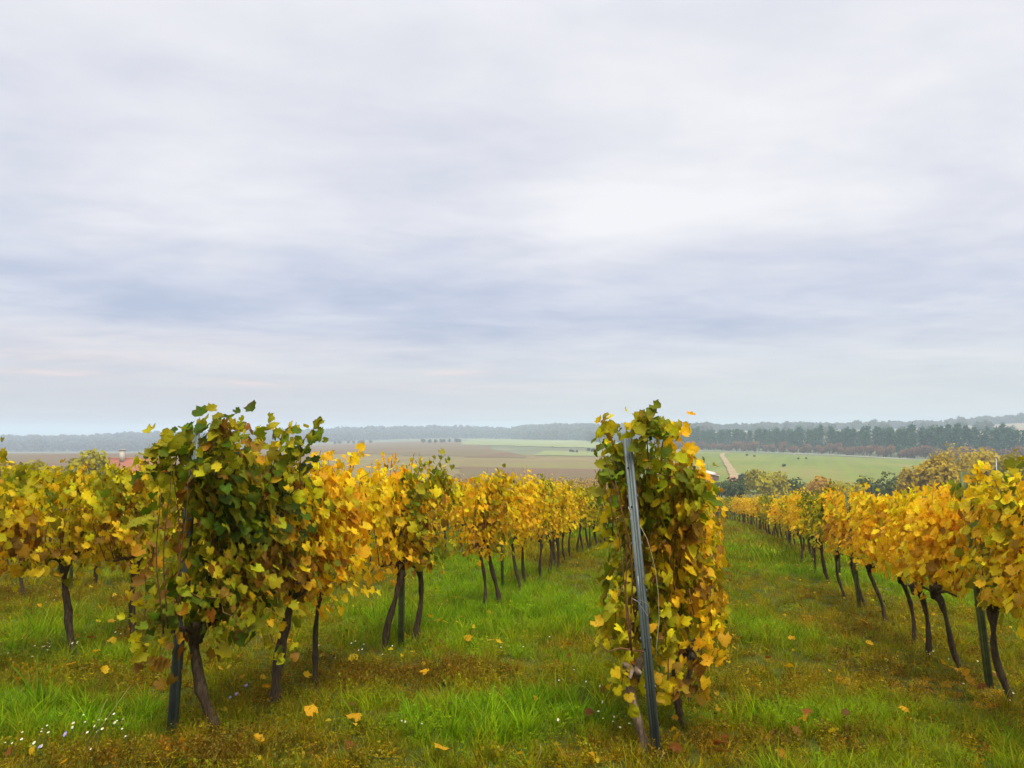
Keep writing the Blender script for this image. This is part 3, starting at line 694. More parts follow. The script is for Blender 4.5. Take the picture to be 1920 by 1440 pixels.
# the vines past the three hundredth, as one mass
def tri_arrays(me):
    V = np.empty(len(me.vertices) * 3, np.float32); me.vertices.foreach_get('co', V); V = V.reshape(-1, 3)
    me.calc_loop_triangles(); T = np.empty(len(me.loop_triangles) * 3, np.int32); me.loop_triangles.foreach_get('vertices', T)
    return V, T.reshape(-1, 3)
small = []
for i, s in enumerate(STY_L):
    head = (0, 0, 0.82); shoots, P, Rm, sc, col = vine_plan(4000 + i, s, head, nleaf=120, ztop=1.82, half=0.62)
    me = leaf_mass('foliage', P, Rm, sc * 1.75, col, LT0, seed=i); V, T = tri_arrays(me)
    C = np.empty(len(V) * 4, np.float32); me.attributes['tint'].data.foreach_get('color', C); C = C.reshape(-1, 4)
    E = np.empty(len(V), np.float32); me.attributes['edge'].data.foreach_get('value', E)
    tv = tube([(0, 0, -0.05), (0.03, 0.02, 0.4), (0, 0, 0.85)], [0.045, 0.035, 0.04], 5, cap=False)
    small.append((s, V, T, C, E, tv))
LV, LT_, LC, LE, TV, TF = [], [], [], [], [], []; o1 = o2 = 0
for X, Y, Z, st in far_parts:
    pool = [q for q in small if q[0] == st]; s, V, T, C, E, tv = random.choice(pool)
    a = random.choice((-1, 1)); V2 = V * (1, a, random.uniform(0.93, 1.08)) + (X, Y, Z); LV.append(V2); LT_.append(T + o1); LC.append(C * (1, random.uniform(0.9, 1.1), 1, 1)); LE.append(E); o1 += len(V)
    TV.append(tv[0] + (X, Y, Z)); TF.append(tv[1][0] + o2); o2 += len(tv[0])
if LV:
    root = link('distant_vines', mesh_np('distant_vines', np.vstack(LV), np.vstack(LT_), M_LEAFN, {'edge': ('FLOAT', np.concatenate(LE)), 'tint': ('FLOAT_COLOR', np.vstack(LC))}))
    tag(root, 'mass of small yellow vines at the far ends of the rows', 'vines', kind='stuff')
    q = link('distant_vine_trunks', mesh_np('distant_vine_trunks', np.vstack(TV), np.vstack(TF), M_BARK), root); q['kind'] = 'stuff'

# ------------------------------------------------------------------ posts and wires
def post_profile():
    # ribbed C profile of a vineyard post, 62 mm wide, 34 mm deep, 3 mm sheet (outline in mm, front edge towards -Y)
    o = [(-31, 17), (-31, -14), (-24, -17), (-14, -17), (-10, -9), (-5, -9), (-2, -16), (2, -16), (5, -9), (10, -9), (14, -17), (24, -17), (31, -14), (31, 17)]
    i_ = [(28, 17), (28, -12), (23, -14), (16, -14), (12, -6), (4, -6), (1, -13), (-1, -13), (-4, -6), (-12, -6), (-16, -14), (-23, -14), (-28, -12), (-28, 17)]
    return np.array(o) / 1000, np.array(i_) / 1000
def post(base, top, label, mat=M_STEEL, holes=True, group='metal vineyard posts', face=0.0, wide=1.0, hooks=True):
    base = Vector(base); d = Vector(top) - base; L = d.length
    e = link('vineyard_post', None, loc=base); tag(e, label, 'post', group)
    q = d.to_track_quat('Z', 'Y'); e.rotation_mode = 'QUATERNION'
    rz = Matrix.Rotation(face, 4, 'Z').to_quaternion(); tilt = Vector((0, 0, 1)).rotation_difference(d); e.rotation_quaternion = tilt @ rz
    o, i_ = post_profile(); n = len(o); zs = [-0.25, L]
    V = [(x * wide, y * wide, z_) for z_ in zs for x, y in np.vstack([o, i_])]; m_ = 2 * n; F = []
    for k_ in range(m_): k2 = (k_ + 1) % m_; F.append([k_, k2, m_ + k2, m_ + k_])
    F2 = []
    for z0, flip in ((0, 1), (m_, 0)):
        for k_ in range(n - 1):
            a, b, c_, d_ = z0 + k_, z0 + k_ + 1, z0 + m_ - 2 - k_, z0 + m_ - 1 - k_
            F2.append([a, b, c_, d_] if not flip else [d_, c_, b, a])
    link('steel_profile', mesh_np('steel_profile', V, [np.array(F + F2)], mat), e)
    if holes:
        for hz_ in (L - 0.19, L - 0.44, L - 1.06, L - 1.34):
            if hz_ < 0.1: continue
            a = np.arange(8) * math.pi / 4
            Vh = [(-0.010 + math.cos(x) * 0.0055, -0.0180 * wide, hz_ + math.sin(x) * 0.007) for x in a] + [(-0.010 + math.cos(x) * 0.0055, -0.0150, hz_ + math.sin(x) * 0.007) for x in a]
            Fh = [np.array([[k_, (k_ + 1) % 8, 8 + (k_ + 1) % 8, 8 + k_] for k_ in range(8)]), np.array([[0, 2, 1], [0, 3, 2], [0, 4, 3], [0, 5, 4], [0, 6, 5], [0, 7, 6]])]
            link('hole', mesh_np('hole', Vh, Fh, M_HOLE), e)
    if hooks:
        ps = []
        for hz_ in np.arange(0.45, L - 0.1, 0.3):
            for sg in (-1, 1): ps.append(box(sg * 0.0345 * wide, -0.004, hz_, 0.009, 0.012, 0.022))
        q_ = link('wire_hooks', mesh_np('wire_hooks', *merge(ps), mat), e); q_['kind'] = 'stuff'
    return e
V0 = Vector((0, 0, EYE))
def seen_at(px, py, depth): d = pix_dir(px, py); return V0 + d * (depth / d.dot(Vector((-sY, cY, 0))))
pb = on_ground(1232, 1424); dm = -pb.x * sY + pb.y * cY
post_mid = post(pb, seen_at(1176, 822, dm + 0.02), 'bare blue-grey metal end post leaning in front of the tall mottled vine', face=R(-2), wide=0.92)
pb2 = on_ground(322, 1378); dl = -pb2.x * sY + pb2.y * cY
post_left = post(pb2, seen_at(366, 802, dl + 0.05), 'grey metal end post almost buried in the dark olive vine', face=R(18), wide=1.04)
pA = on_ground(752, 1213); dA = -pA.x * sY + pA.y * cY
post(pA, seen_at(755, 893, dA), 'greenish line post between two golden vines', M_GSTEEL, False, face=R(10))
pB = on_ground(1856, 1292); dB = -pB.x * sY + pB.y * cY
post(pB, seen_at(1806, 885, dB), 'mossy green post leaning inside the golden row beyond the lane', M_GSTEEL, False)
pC = on_ground(1612, 1140); dC = -pC.x * sY + pC.y * cY
post(pC, seen_at(1588, 925, dC), 'second mossy green post in the golden row beyond the lane', M_GSTEEL, False)
for row in (-3, -2, -1, 0, 1, 2):
    y = {-1: pA.y, 0: pb.y, 1: pC.y}.get(row, 6.2 if row == -2 else 5.0)
    kk = 0
    while y < 60:
        y += 5.1; kk += 1; X = ROW_X[row] + float(bend(y)); Z = float(gz(X, y)); px, py, zc = to_pix(X, y, Z + 1.5)
        if not (-20 < px < 1940): continue
        rn = ROWNAME.get(row, 'the hidden row beyond the golden one')
        post((X, y, Z), (X + random.uniform(-.05, .05), y, Z + 1.86), f'thin greenish line post, {ORD[min(kk + 1, 19)]} down {rn}' if kk < 5 else f'thin distant line post far down {rn}', M_GSTEEL, False, hooks=False, wide=0.75)
# trellis wires
for row in (-3, -2, -1, 0, 1):
    y0 = {-1: pb2.y, 0: pb.y}.get(row, 3.0); e = link('trellis_wire', None, loc=(ROW_X[row], y0, 0))
    tag(e, f'thin steel trellis wires strung along {ROWNAME[row]}', 'wire', 'trellis wires')
    for hz_ in (0.80, 1.10, 1.40, 1.70):
        ys = np.linspace(y0, 60, 40); P = [(ROW_X[row] + float(bend(y)) - ROW_X[row], y - y0, float(gz(ROW_X[row], y)) + hz_ + 0.01 * math.sin(y * 3)) for y in ys]
        if row in (-1, 0): P[0] = ((pb2.x if row == -1 else pb.x) - ROW_X[row] - 0.02, 0, P[0][2])
        link('wire', mesh_np('wire', *tube(P, [0.0013] * len(P), 4, cap=False), M_WIRE), e)
# loose wire and twine on the bare post
def rel(px, py, dz=-0.05): return seen_at(px, py, dm + dz)
for pts, mat_, nm, lab, r_ in (([(1178, 950), (1182, 962), (1187, 968), (1186, 975), (1181, 972)], M_WIRE, 'wire_clip', 'little twisted wire end hanging on the bare leaning post', 0.0022),
        ([(1196, 1080), (1199, 1110), (1200, 1125), (1214, 1132), (1219, 1145), (1214, 1155), (1208, 1145), (1196, 1128), (1185, 1122)], M_WIRE, 'tie_wire', 'pale curled tie wire wound round the bare leaning post', 0.0022),
        ([(1200, 985), (1213, 1010), (1222, 1040), (1229, 1070), (1234, 1110), (1236, 1160), (1232, 1200), (1229, 1240)], M_TWINE, 'straw_stalk', 'long thin straw-coloured stem hanging beside the bare post', 0.0015)):
    W = [rel(*p) for p in pts]; o = link(nm, mesh_np(nm, *tube([tuple(q - W[0]) for q in W], [r_] * len(W), 5), mat_), loc=W[0]); tag(o, lab, nm.replace('_', ' '))
# dry twig sticking out beside the old trunk
W = [rel(*p) for p in ((1232 - 25, 1222), (1162, 1215), (1141, 1222), (1128, 1212), (1103, 1194))]
o = link('twig', mesh_np('twig', *tube([tuple(q - W[0]) for q in W], [0.006, 0.005, 0.004, 0.003, 0.0015], 5), M_CANE), loc=W[0]); tag(o, 'bare brown twig sticking out over the grass beside the pale old trunk', 'twig')

# ------------------------------------------------------------------ grass
def tuft(seed, n, h, spread, width, bendy, kind='blade'):
    r_ = np.random.default_rng(seed); Vs, Fs, Ts, Es = [], [], [], []; off = 0
    for b_ in range(n):
        a = r_.uniform(0, 6.28); rad = spread * math.sqrt(r_.uniform()); x0, y0 = rad * math.cos(a), rad * math.sin(a); H = h * r_.uniform(0.45, 1.15)
        a2 = a + r_.normal(0, 0.9); bx, by = math.cos(a2) * bendy * H, math.sin(a2) * bendy * H; wdir = a2 + 1.57 + r_.normal(0, 0.5); wv = np.array([math.cos(wdir), math.sin(wdir), 0]) * width * r_.uniform(0.6, 1.3)
        tone_ = r_.uniform()
        ss = [0, 0.4, 0.75, 1.0]; pts = [np.array([x0 + bx * s ** 2, y0 + by * s ** 2, H * (s - 0.28 * bendy * s ** 2)]) for s in ss]
        V = [pts[0] - wv, pts[0] + wv, pts[1] - wv * .85, pts[1] + wv * .85, pts[2] - wv * .55, pts[2] + wv * .55, pts[3]]
        Vs += V; Fs += [[off, off + 1, off + 3], [off, off + 3, off + 2], [off + 2, off + 3, off + 5], [off + 2, off + 5, off + 4], [off + 4, off + 5, off + 6]]
        Ts += [tone_] * 7; Es += [0, 0, .4, .4, .75, .75, 1]; off += 7
        if kind == 'weed':                                 # small leaves and seed heads up the stem
            for k_ in range(7):
                s = r_.uniform(0.25, 1.0); c0 = np.array([x0 + bx * s ** 2, y0 + by * s ** 2, H * (s - 0.28 * bendy * s ** 2)]); d1 = r_.normal(0, 1, 3); d1 /= np.linalg.norm(d1); d2 = np.cross(d1, r_.normal(0, 1, 3)); L = width * r_.uniform(4, 9)
                Vs += [c0, c0 + d1 * L + d2 * L * .35, c0 + d1 * L * 1.6, c0 + d1 * L - d2 * L * .35]; Fs += [[off, off + 1, off + 2], [off, off + 2, off + 3]]; Ts += [r_.uniform()] * 4; Es += [s] * 4; off += 4
        if kind == 'clover' and b_ % 1 == 0:
            c0 = pts[3]
            for k_ in range(3):
                a3 = k_ * 2.09 + tone_ * 6; d1 = np.array([math.cos(a3), math.sin(a3), 0.25]); d2 = np.array([-math.sin(a3), math.cos(a3), 0]); L = 0.016
                Vs += [c0, c0 + d1 * L * .7 + d2 * L * .5, c0 + d1 * L * 1.2, c0 + d1 * L * .7 - d2 * L * .5]; Fs += [[off, off + 1, off + 2], [off, off + 2, off + 3]]; Ts += [tone_] * 4; Es += [.3] * 4; off += 4
    return mesh_np('tuft', np.array(Vs), np.array(Fs), M_GRASS, {'tone': ('FLOAT', Ts), 'edge': ('FLOAT', Es)})
tcol = bpy.data.collections.new('tuft_sources')          # not linked to the scene: only the source meshes of the grass
TUFTS = [tuft(1, 26, .20, .07, .0028, .55), tuft(2, 30, .15, .08, .0026, .8), tuft(3, 22, .27, .06, .0030, .7), tuft(4, 34, .10, .09, .0026, .6),
         tuft(5, 12, .30, .09, .0020, .25, 'weed'), tuft(6, 14, .20, .10, .0024, .4, 'weed'), tuft(7, 22, .09, .09, .0020, .5, 'clover'),
         tuft(8, 40, .16, .20, .0060, .5), tuft(9, 44, .14, .24, .0070, .5)]
for i, me in enumerate(TUFTS):
    o = bpy.data.objects.new('tuft_%02d' % i, me); tcol.objects.link(o)

def fbm(X, Y, s, seed):
    r_ = np.random.default_rng(seed); v_ = np.zeros_like(X); amp = 1.0
    for o_ in range(4):
        for _ in range(3):
            a = r_.uniform(0, 6.28); v_ += amp * np.sin((X * math.cos(a) + Y * math.sin(a)) * s * r_.uniform(.7, 1.4) + r_.uniform(0, 6.28) + 1.2 * np.sin(Y * s * .6 + o_))
        s *= 2.1; amp *= 0.6
    return v_ / 3.2
# patches seen in the photograph: (px, py, radius along the picture's x in m, depth radius in m, kind, weight)
PATCH = [(110, 1370, 1.1, .5, 'g', 1.6), (40, 1330, .6, .6, 'g', 1.3), (270, 1335, .18, .2, 'g', 1.5), (930, 1360, .8, .5, 'g', 1.7), (700, 1330, .5, .3, 'g', .6), (1000, 1330, .5, .5, 'g', 1.0), (640, 1200, .8, 1.4, 'g', .7),
         (1000, 1140, 1.4, 3.0, 'g', 1.4), (880, 1090, 1.4, 5, 'g', 1.3), (1480, 1060, 1.3, 7, 'g', 1.5), (1440, 1180, .6, 1.6, 'g', .9), (1530, 1350, .5, .4, 'g', .8), (1800, 1100, 1.5, 2, 'g', 1.0), (120, 1200, .8, 1.0, 'g', .7),
         (380, 1420, .8, .3, 'b', 1.3), (480, 1400, .5, .3, 'b', 1.2), (1400, 1290, .7, .7, 'b', 1.3), (1330, 1400, .6, .4, 'b', 1.0), (1600, 1390, 1.0, .4, 'b', 0.9), (1560, 1180, .7, 1.0, 'b', 1.3), (1640, 1270, .7, .6, 'b', 1.3),
         (860, 1260, .9, .5, 'b', 1.2), (1060, 1210, .9, .7, 'b', .9), (180, 1290, .7, .4, 'b', 1.2), (700, 1340, .5, .2, 'b', 1.0), (1080, 1390, .5, .3, 'b', 1.0), (1420, 1000, 1.2, 4, 'b', .8),
         (1760, 1290, .8, .6, 'o', 2.0), (1680, 1240, .8, .6, 'o', 1.6), (1850, 1340, .5, .4, 'o', 1.2)]
PW = [(on_ground(a, b), ru, rv, kd, wt) for a, b, ru, rv, kd, wt in PATCH]
def cover(X, Y):
    """weights of fresh green, olive, brown weed and straw-orange litter"""
    g = 0.9 + 0.75 * fbm(X, Y, 1.1, 11); b = 0.08 + 0.85 * fbm(X, Y, 1.5, 12); ol = 0.85 + 0.5 * fbm(X, Y, 2.3, 13); st = np.full_like(X, -0.6) + 0.5 * fbm(X, Y, 3, 14)
    ph = ((X - bend(Y) - ROW_X[0]) / 3.08); ph = np.abs(ph - np.round(ph)) * 3.08          # distance from a row line
    under = np.clip(1 - ph / 0.75, 0, 1); b += under * 0.40; g -= under * 0.35
    for p, ru, rv, kd, wt in PW:
        du = (X - p.x) * cY + (Y - p.y) * sY; dv = -(X - p.x) * sY + (Y - p.y) * cY; e_ = wt * np.exp(-(du / ru) ** 2 - (dv / rv) ** 2)
        if kd == 'g': g += e_; b -= e_ * .8
        elif kd == 'b': b += e_; g -= e_ * .8
        else: st += e_
    return np.stack([g, ol, b, st], -1)
def scatter_grass():
    Xs, Ys, Ks, Ss = [], [], [], []
    bands = [(3.9, 7.5, 230, 0), (7.5, 12, 110, 0), (12, 20, 50, 0), (20, 36, 13, 1), (36, 70, 4.5, 1), (70, 125, 1.3, 1)]
    for v0, v1, dens, far in bands:
        umax = 0.70 * v1 + 0.8; n = int((v1 - v0) * 2 * umax * dens); u = rng.uniform(-umax, umax, n); v = rng.uniform(v0, v1, n)
        keep = np.abs(u) < 0.69 * v + 0.7; u, v = u[keep], v[keep]; Xs.append(-v * sY + u * cY); Ys.append(v * cY + u * sY); Ks.append(np.full(len(u), far)); Ss.append(v)
    X = np.concatenate(Xs); Y = np.concatenate(Ys); far = np.concatenate(Ks); v = np.concatenate(Ss); n = len(X)
    W = cover(X, Y) + rng.gumbel(0, 0.33, (n, 4)); k_ = W.argmax(1)
    cols = np.array([(0.185, 0.205, 0.001), (0.225, 0.180, 0.002), (0.160, 0.098, 0.003), (0.50, 0.31, 0.012)])[k_]
    lush = np.clip(cover(X, Y)[:, 0:1] - 0.8, 0, 1.2); cols = np.where((k_ == 0)[:, None], cols * (1 + lush * (-0.12, 0.28, 0)), cols)
    cols = cols * np.exp(rng.standard_normal((n, 1)) * 0.22); cols[:, 0] *= np.exp(rng.standard_normal(n) * 0.18)
    idx = np.where(k_ == 0, rng.choice([0, 1, 2, 3, 6], n, p=[.28, .25, .17, .18, .12]), np.where(k_ == 1, rng.choice([1, 3, 5, 6, 0], n), np.where(k_ == 2, rng.choice([4, 5, 5, 3], n), rng.choice([3, 1, 5], n))))
    idx = np.where(far == 1, rng.choice([7, 8], n), idx)
    sc = np.where(v < 8, 0.54, 0.64) * np.exp(rng.standard_normal(n) * 0.22) * np.where(k_ == 2, 1.0, 1.05) * (1 + 0.35 * lush[:, 0] * (k_ == 0)); sc = np.where(far == 1, sc * (1.2 + v / 60), sc); sc = np.where((far == 0) & (k_ == 3), sc * .6, sc)
    P = np.stack([X, Y, gz(X, Y) - 0.01], 1); me = bpy.data.meshes.new('grass'); me.vertices.add(n); me.vertices.foreach_set('co', P.astype(np.float32).ravel())
    def at(nm, ty, arr, f): a_ = me.attributes.new(nm, ty, 'POINT'); a_.data.foreach_set(f, np.ascontiguousarray(arr).ravel())
    at('tint', 'FLOAT_COLOR', np.hstack([np.clip(cols, 0, 1), np.ones((n, 1))]).astype(np.float32), 'color'); at('pick', 'INT', idx.astype(np.int32), 'value')
    at('size', 'FLOAT', sc.astype(np.float32), 'value'); at('turn', 'FLOAT_VECTOR', np.stack([rng.normal(0, .12, n), rng.normal(0, .12, n), rng.uniform(0, 6.28, n)], 1).astype(np.float32), 'vector')
    o = link('grass', me); tag(o, 'rough green and brown grass with weeds covering the vineyard floor', 'grass', kind='stuff')
    ng = bpy.data.node_groups.new('grass_scatter', 'GeometryNodeTree'); ng.interface.new_socket('Geometry', in_out='INPUT', socket_type='NodeSocketGeometry'); ng.interface.new_socket('Geometry', in_out='OUTPUT', socket_type='NodeSocketGeometry')
    N = ng.nodes; gi, go = N.new('NodeGroupInput'), N.new('NodeGroupOutput'); ip = N.new('GeometryNodeInstanceOnPoints'); ci = N.new('GeometryNodeCollectionInfo')
    ci.inputs['Collection'].default_value = tcol; ci.inputs['Separate Children'].default_value = True; ci.inputs['Reset Children'].default_value = True
    m2p = N.new('GeometryNodeMeshToPoints'); ng.links.new(gi.outputs[0], m2p.inputs[0])
    def na_(nm, ty): q = N.new('GeometryNodeInputNamedAttribute'); q.data_type = ty; q.inputs[0].default_value = nm; return q.outputs[0]
    ng.links.new(m2p.outputs[0], ip.inputs['Points']); ng.links.new(ci.outputs[0], ip.inputs['Instance']); ip.inputs['Pick Instance'].default_value = True
    ng.links.new(na_('pick', 'INT'), ip.inputs['Instance Index'])
    e2r = N.new('FunctionNodeEulerToRotation'); ng.links.new(na_('turn', 'FLOAT_VECTOR'), e2r.inputs[0]); ng.links.new(e2r.outputs[0], ip.inputs['Rotation'])
    ng.links.new(na_('size', 'FLOAT'), ip.inputs['Scale']); ng.links.new(ip.outputs[0], go.inputs[0])
    md = o.modifiers.new('scatter', 'NODES'); md.node_group = ng
    print('grass tufts', n)
scatter_grass()

# ------------------------------------------------------------------ fallen leaves, daisies, long stalks
FL = [(875, 1217, 'O'), (925, 1215, 'Y'), (938, 1222, 'GO'), (882, 1200, 'RU'), (793, 1280, 'O'), (1485, 1213, 'O'), (1633, 1225, 'GO'), (1477, 1268, 'GO'), (1733, 1192, 'Y'), (1703, 1354, 'O'), (1352, 1420, 'RU'), (1357, 1436, 'B'),
      (127, 1146, 'O'), (213, 1180, 'O'), (172, 1213, 'RU'), (216, 1216, 'O'), (180, 1240, 'GO'), (136, 1263, 'O'), (193, 1281, 'GO'), (300, 1227, 'RU'), (578, 1288, 'GO'), (663, 1253, 'Y'), (820, 1175, 'O'), (835, 1180, 'Y'), (810, 1172, 'GO'),
      (862, 1183, 'Y'), (922, 1163, 'O'), (1110, 1360, 'RU'), (1505, 1372, 'O'), (1517, 1360, 'RU'), (1450, 1405, 'B'), (1500, 1401, 'B'), (1265, 1415, 'O'), (1275, 1428, 'RU'), (662, 1371, 'O'), (586, 1360, 'O'), (486, 1418, 'O'), (650, 1425, 'RU'), (1820, 1300, 'O'),
      (1845, 1308, 'RU'), (1735, 1216, 'O'), (1728, 1205, 'B'), (1812, 1287, 'O'), (1790, 1270, 'O'), (1770, 1262, 'GO'), (1870, 1285, 'RU'), (831, 1429, 'O'), (1625, 1180, 'O'), (830, 1085, 'O'), (1252, 1345, 'RU')]
CW = {'O': 'orange', 'Y': 'yellow', 'GO': 'golden', 'RU': 'rust-red', 'B': 'brown'}
def near_what(px):
    return 'behind the buried post' if px < 320 else 'below the dark olive vine' if px < 560 else 'under the golden vine' if px < 720 else 'in the lane between the two posts' if px < 1130 else 'at the foot of the bare leaning post' if px < 1340 else 'in the broad lane beside the golden row' if px < 1660 else 'under the golden row beyond the lane'
for i, (px, py, c) in enumerate(FL):
    b = on_ground(px, py); o = link('fallen_leaf', LEAF_ME[i % 6], loc=(b.x, b.y, b.z + 0.09)); o.rotation_euler = (random.uniform(0.1, 0.9), random.uniform(-.5, .5), random.uniform(0, 6.28))
    s = random.uniform(0.055, 0.085); o.scale = (s, s, s); cc = np.array(PAL[c]) * random.uniform(.55, .9); o.color = (*np.clip(cc, 0, .9), 1)
    tag(o, f'{CW[c]} fallen leaf lying in the grass {near_what(px)}', 'leaf', 'fallen leaves ' + CW[c] + ' ' + near_what(px))
# small litter nobody could count
n = 2600; u_ = rng.uniform(-1, 1, n); v = rng.uniform(4.2, 30, n); u_ = u_ * 0.69 * v; X = -v * sY + u_ * cY; Y = v * cY + u_ * sY
ph = (X - ROW_X[0]) / 3.08; ph = np.abs(ph - np.round(ph)) * 3.08; keep = rng.uniform(0, 1, n) < np.exp(-(ph / 0.7) ** 2) * 0.8 + 0.10; X, Y = X[keep], Y[keep]; n = len(X)
names = rng.choice(['O', 'GO', 'Y', 'B', 'RU'], n, p=[.3, .2, .2, .2, .1]); C = np.array([PAL[a] for a in names]) * rng.uniform(.6, 1.0, (n, 1))
o = link('leaf_litter', leaf_mass('leaf_litter', np.stack([X, Y, gz(X, Y) + rng.uniform(0.02, 0.12, n)], 1), orient(np.stack([rng.normal(0, .6, n), rng.normal(0, .6, n), np.ones(n)], 1), rng.normal(0, 1, (n, 3))), rng.uniform(.025, .05, n), C * .8, LT1)); tag(o, 'small fallen vine leaves scattered under the rows', 'leaves', kind='stuff')

m, t = new_mat('daisy_petal'); finish(t, (0.62, 0.60, 0.42), 0.7); M_PETAL = m
m, t = new_mat('daisy_centre'); finish(t, (0.65, 0.42, 0.03), 0.8); M_YC = m
m, t = new_mat('violet_petal'); finish(t, (0.22, 0.18, 0.45), 0.7); M_VIO = m
m, t = new_mat('green_stalk'); finish(t, (0.07, 0.12, 0.02), 0.7); M_STALK = m
DZ = [(50, 1428, 22, .16, 'dense white flower patch at the lower corner of the grass'), (165, 1410, 16, .15, 'white flower patch beside the slanting dry stalk'), (185, 1385, 8, .12, 'loose white flowers above the patch by the dry stalk'), (213, 1372, 4, .06, 'small knot of white flowers below the buried post'),
      (25, 1248, 22, .35, 'wide patch of little white flowers by the rusty weed'), (112, 1238, 14, .2, 'white flowers left of the lone thick trunk'), (205, 1203, 12, .2, 'white flowers between the two thick trunks'), (680, 1237, 14, .25, 'white flowers in the grass beside the thin trunk'),
      (1135, 1372, 12, .18, 'white flowers in the grass before the pale old trunk'), (1115, 1300, 7, .2, 'sparse white flowers near the pale old trunk'), (735, 1380, 5, .1, 'few white flowers in the open lane'), (1878, 1328, 16, .22, 'white flowers at the foot of the last trunk by the edge'),
      (1785, 1256, 12, .2, 'white flowers among orange litter under the golden row'), (100, 1135, 14, .4, 'small white flowers in the far grass behind the thick trunk'), (975, 1230, 6, .3, 'tiny white flowers in the middle of the lane'), (1165, 1385, 5, .1, 'a few white flowers close to the leaning post')]
def flower_patch(px, py, n, rad, lab, mat=None, nm='daisy_patch', size=0.0075):
    b = on_ground(px, py); e = link(nm, None, loc=b); tag(e, lab.replace('left of', 'beside'), 'flowers', 'white flowers in the grass' if mat is None else 'violet flowers in the grass')
    st, pt, cn = [], [], []
    for _ in range(max(3, int(n * .65))):
        x, y = random.gauss(0, rad), random.gauss(0, rad * .8); h = random.uniform(.08, .17); z0 = float(gz(b.x + x, b.y + y)) - b.z; tx, ty = random.gauss(0, .03), random.gauss(0, .03)
        st.append(tube([(x, y, z0), (x + tx * .5, y + ty * .5, z0 + h * .6), (x + tx, y + ty, z0 + h)], [.0016] * 3, 4, cap=False)); c = np.array([x + tx, y + ty, z0 + h]); s = size * random.uniform(.7, 1.25)
        a = np.arange(10) * 2 * math.pi / 10; rr = np.where(np.arange(10) % 2 == 0, s, s * .8); tilt = random.gauss(-.5, .3)
        V = np.vstack([[0, 0, 0.001], np.stack([np.cos(a) * rr, np.sin(a) * rr, 0 * a], 1)]); V[:, 2] += V[:, 1] * tilt * -1
        pt.append((V + c, [np.array([[0, 1 + i, 1 + (i + 1) % 10] for i in range(10)])]))
        V2 = np.vstack([[0, 0, .005], np.stack([np.cos(a) * s * .3, np.sin(a) * s * .3, 0 * a + .0025], 1)]); V2[:, 2] += V2[:, 1] * tilt * -1; cn.append((V2 + c, [np.array([[0, 1 + i, 1 + (i + 1) % 10] for i in range(10)])]))
    for nm_, q, mt in (('flower_stalks', st, M_STALK), ('petals', pt, mat or M_PETAL), ('flower_centres', cn, M_YC)):
        o = link(nm_, mesh_np(nm_, *merge(q), mt), e); o['kind'] = 'stuff'
for a in DZ: flower_patch(*a)
flower_patch(425, 1330, 5, .07, 'few violet flowers behind the dark vine trunk', M_VIO, 'violet_patch', .012)
flower_patch(100, 1432, 5, .25, 'few violet flowers beside the dense white patch', M_VIO, 'violet_patch', .012)

m, t = new_mat('straw'); finish(t, (0.32, 0.27, 0.08), 0.7); M_STRAW = m
for (x0, y0, x1, y1, lab) in ((150, 1420, 245, 1285, 'long pale dry stalk slanting below the buried post'), (158, 1405, 200, 1310, 'shorter dry stalk beside the long slanting one'), (1004, 1440, 1013, 1395, 'thin straight straw stalk in the lane'), (1232, 1440, 1243, 1405, 'pale straw blade at the foot of the bare post'), (1682, 1415, 1688, 1375, 'thin upright straw stalk in the broad lane')):
    b = on_ground(x0, y0); dv = -b.x * sY + b.y * cY; e_ = seen_at(x1, y1, dv + .03); m_ = (b + e_) / 2 + Vector((0.02, 0, .03))
    o = link('dry_stalk', mesh_np('dry_stalk', *tube([tuple(q - b) for q in (b, m_, e_)], [.0028, .0022, .001], 5), M_STRAW), loc=b); tag(o, lab, 'stalk')

# ------------------------------------------------------------------ trees and bushes
def crown_geo(seed, rx, ry, h0, h1, n, s, lobes=7, flat=0.5):
    """leaf clumps spread through several overlapping lobes; tone varies clump by clump"""
    r_ = np.random.default_rng(seed); L = []
    for k_ in range(lobes):
        a = r_.uniform(0, 6.28); rr = math.sqrt(r_.uniform()) * 0.62; zc = h0 + (h1 - h0) * r_.uniform(0.28, 0.78); L.append((math.cos(a) * rr * rx, math.sin(a) * rr * ry, zc, r_.uniform(.34, .55), r_.uniform()))
    L.append((0, 0, h0 + (h1 - h0) * 0.55, .6, .5)); P, tone = [], []
    for _ in range(n):
        l = L[r_.integers(len(L))]; d = r_.normal(0, 1, 3); d /= np.linalg.norm(d); rad = r_.uniform(.55, 1.05) ** .6
        P.append((l[0] + d[0] * l[3] * rx * rad, l[1] + d[1] * l[3] * ry * rad, l[2] + d[2] * l[3] * (h1 - h0) * .72 * rad)); tone.append(np.clip(l[4] * .5 + r_.uniform(0, .5) + .0, 0, 1))
    P = np.array(P); P[:, 2] = np.maximum(P[:, 2], h0 * .8 + .05); tone = np.array(tone)
    nrm = P - (0, 0, (h0 + h1) / 2) ; nrm = nrm / (np.linalg.norm(nrm, axis=1)[:, None] + .01) + r_.normal(0, .5, (n, 3)); Rm = orient(nrm, r_.normal(0, 1, (n, 3))); sc = s * r_.uniform(.5, 1.3, n)
    V0_ = np.array([[-.5, -.4, 0], [.1, -.6, .15], [.55, -.1, 0], [.3, .5, -.1], [-.35, .55, .1]]); W = np.einsum('vi,kij->kvj', V0_, Rm) * sc[:, None, None] + P[:, None, :]
    T = np.array([[0, 1, 2], [0, 2, 3], [0, 3, 4]]); F = (T[None] + (np.arange(n) * 5)[:, None, None]).reshape(-1, 3); return W.reshape(-1, 3), F, np.repeat(tone, 5)
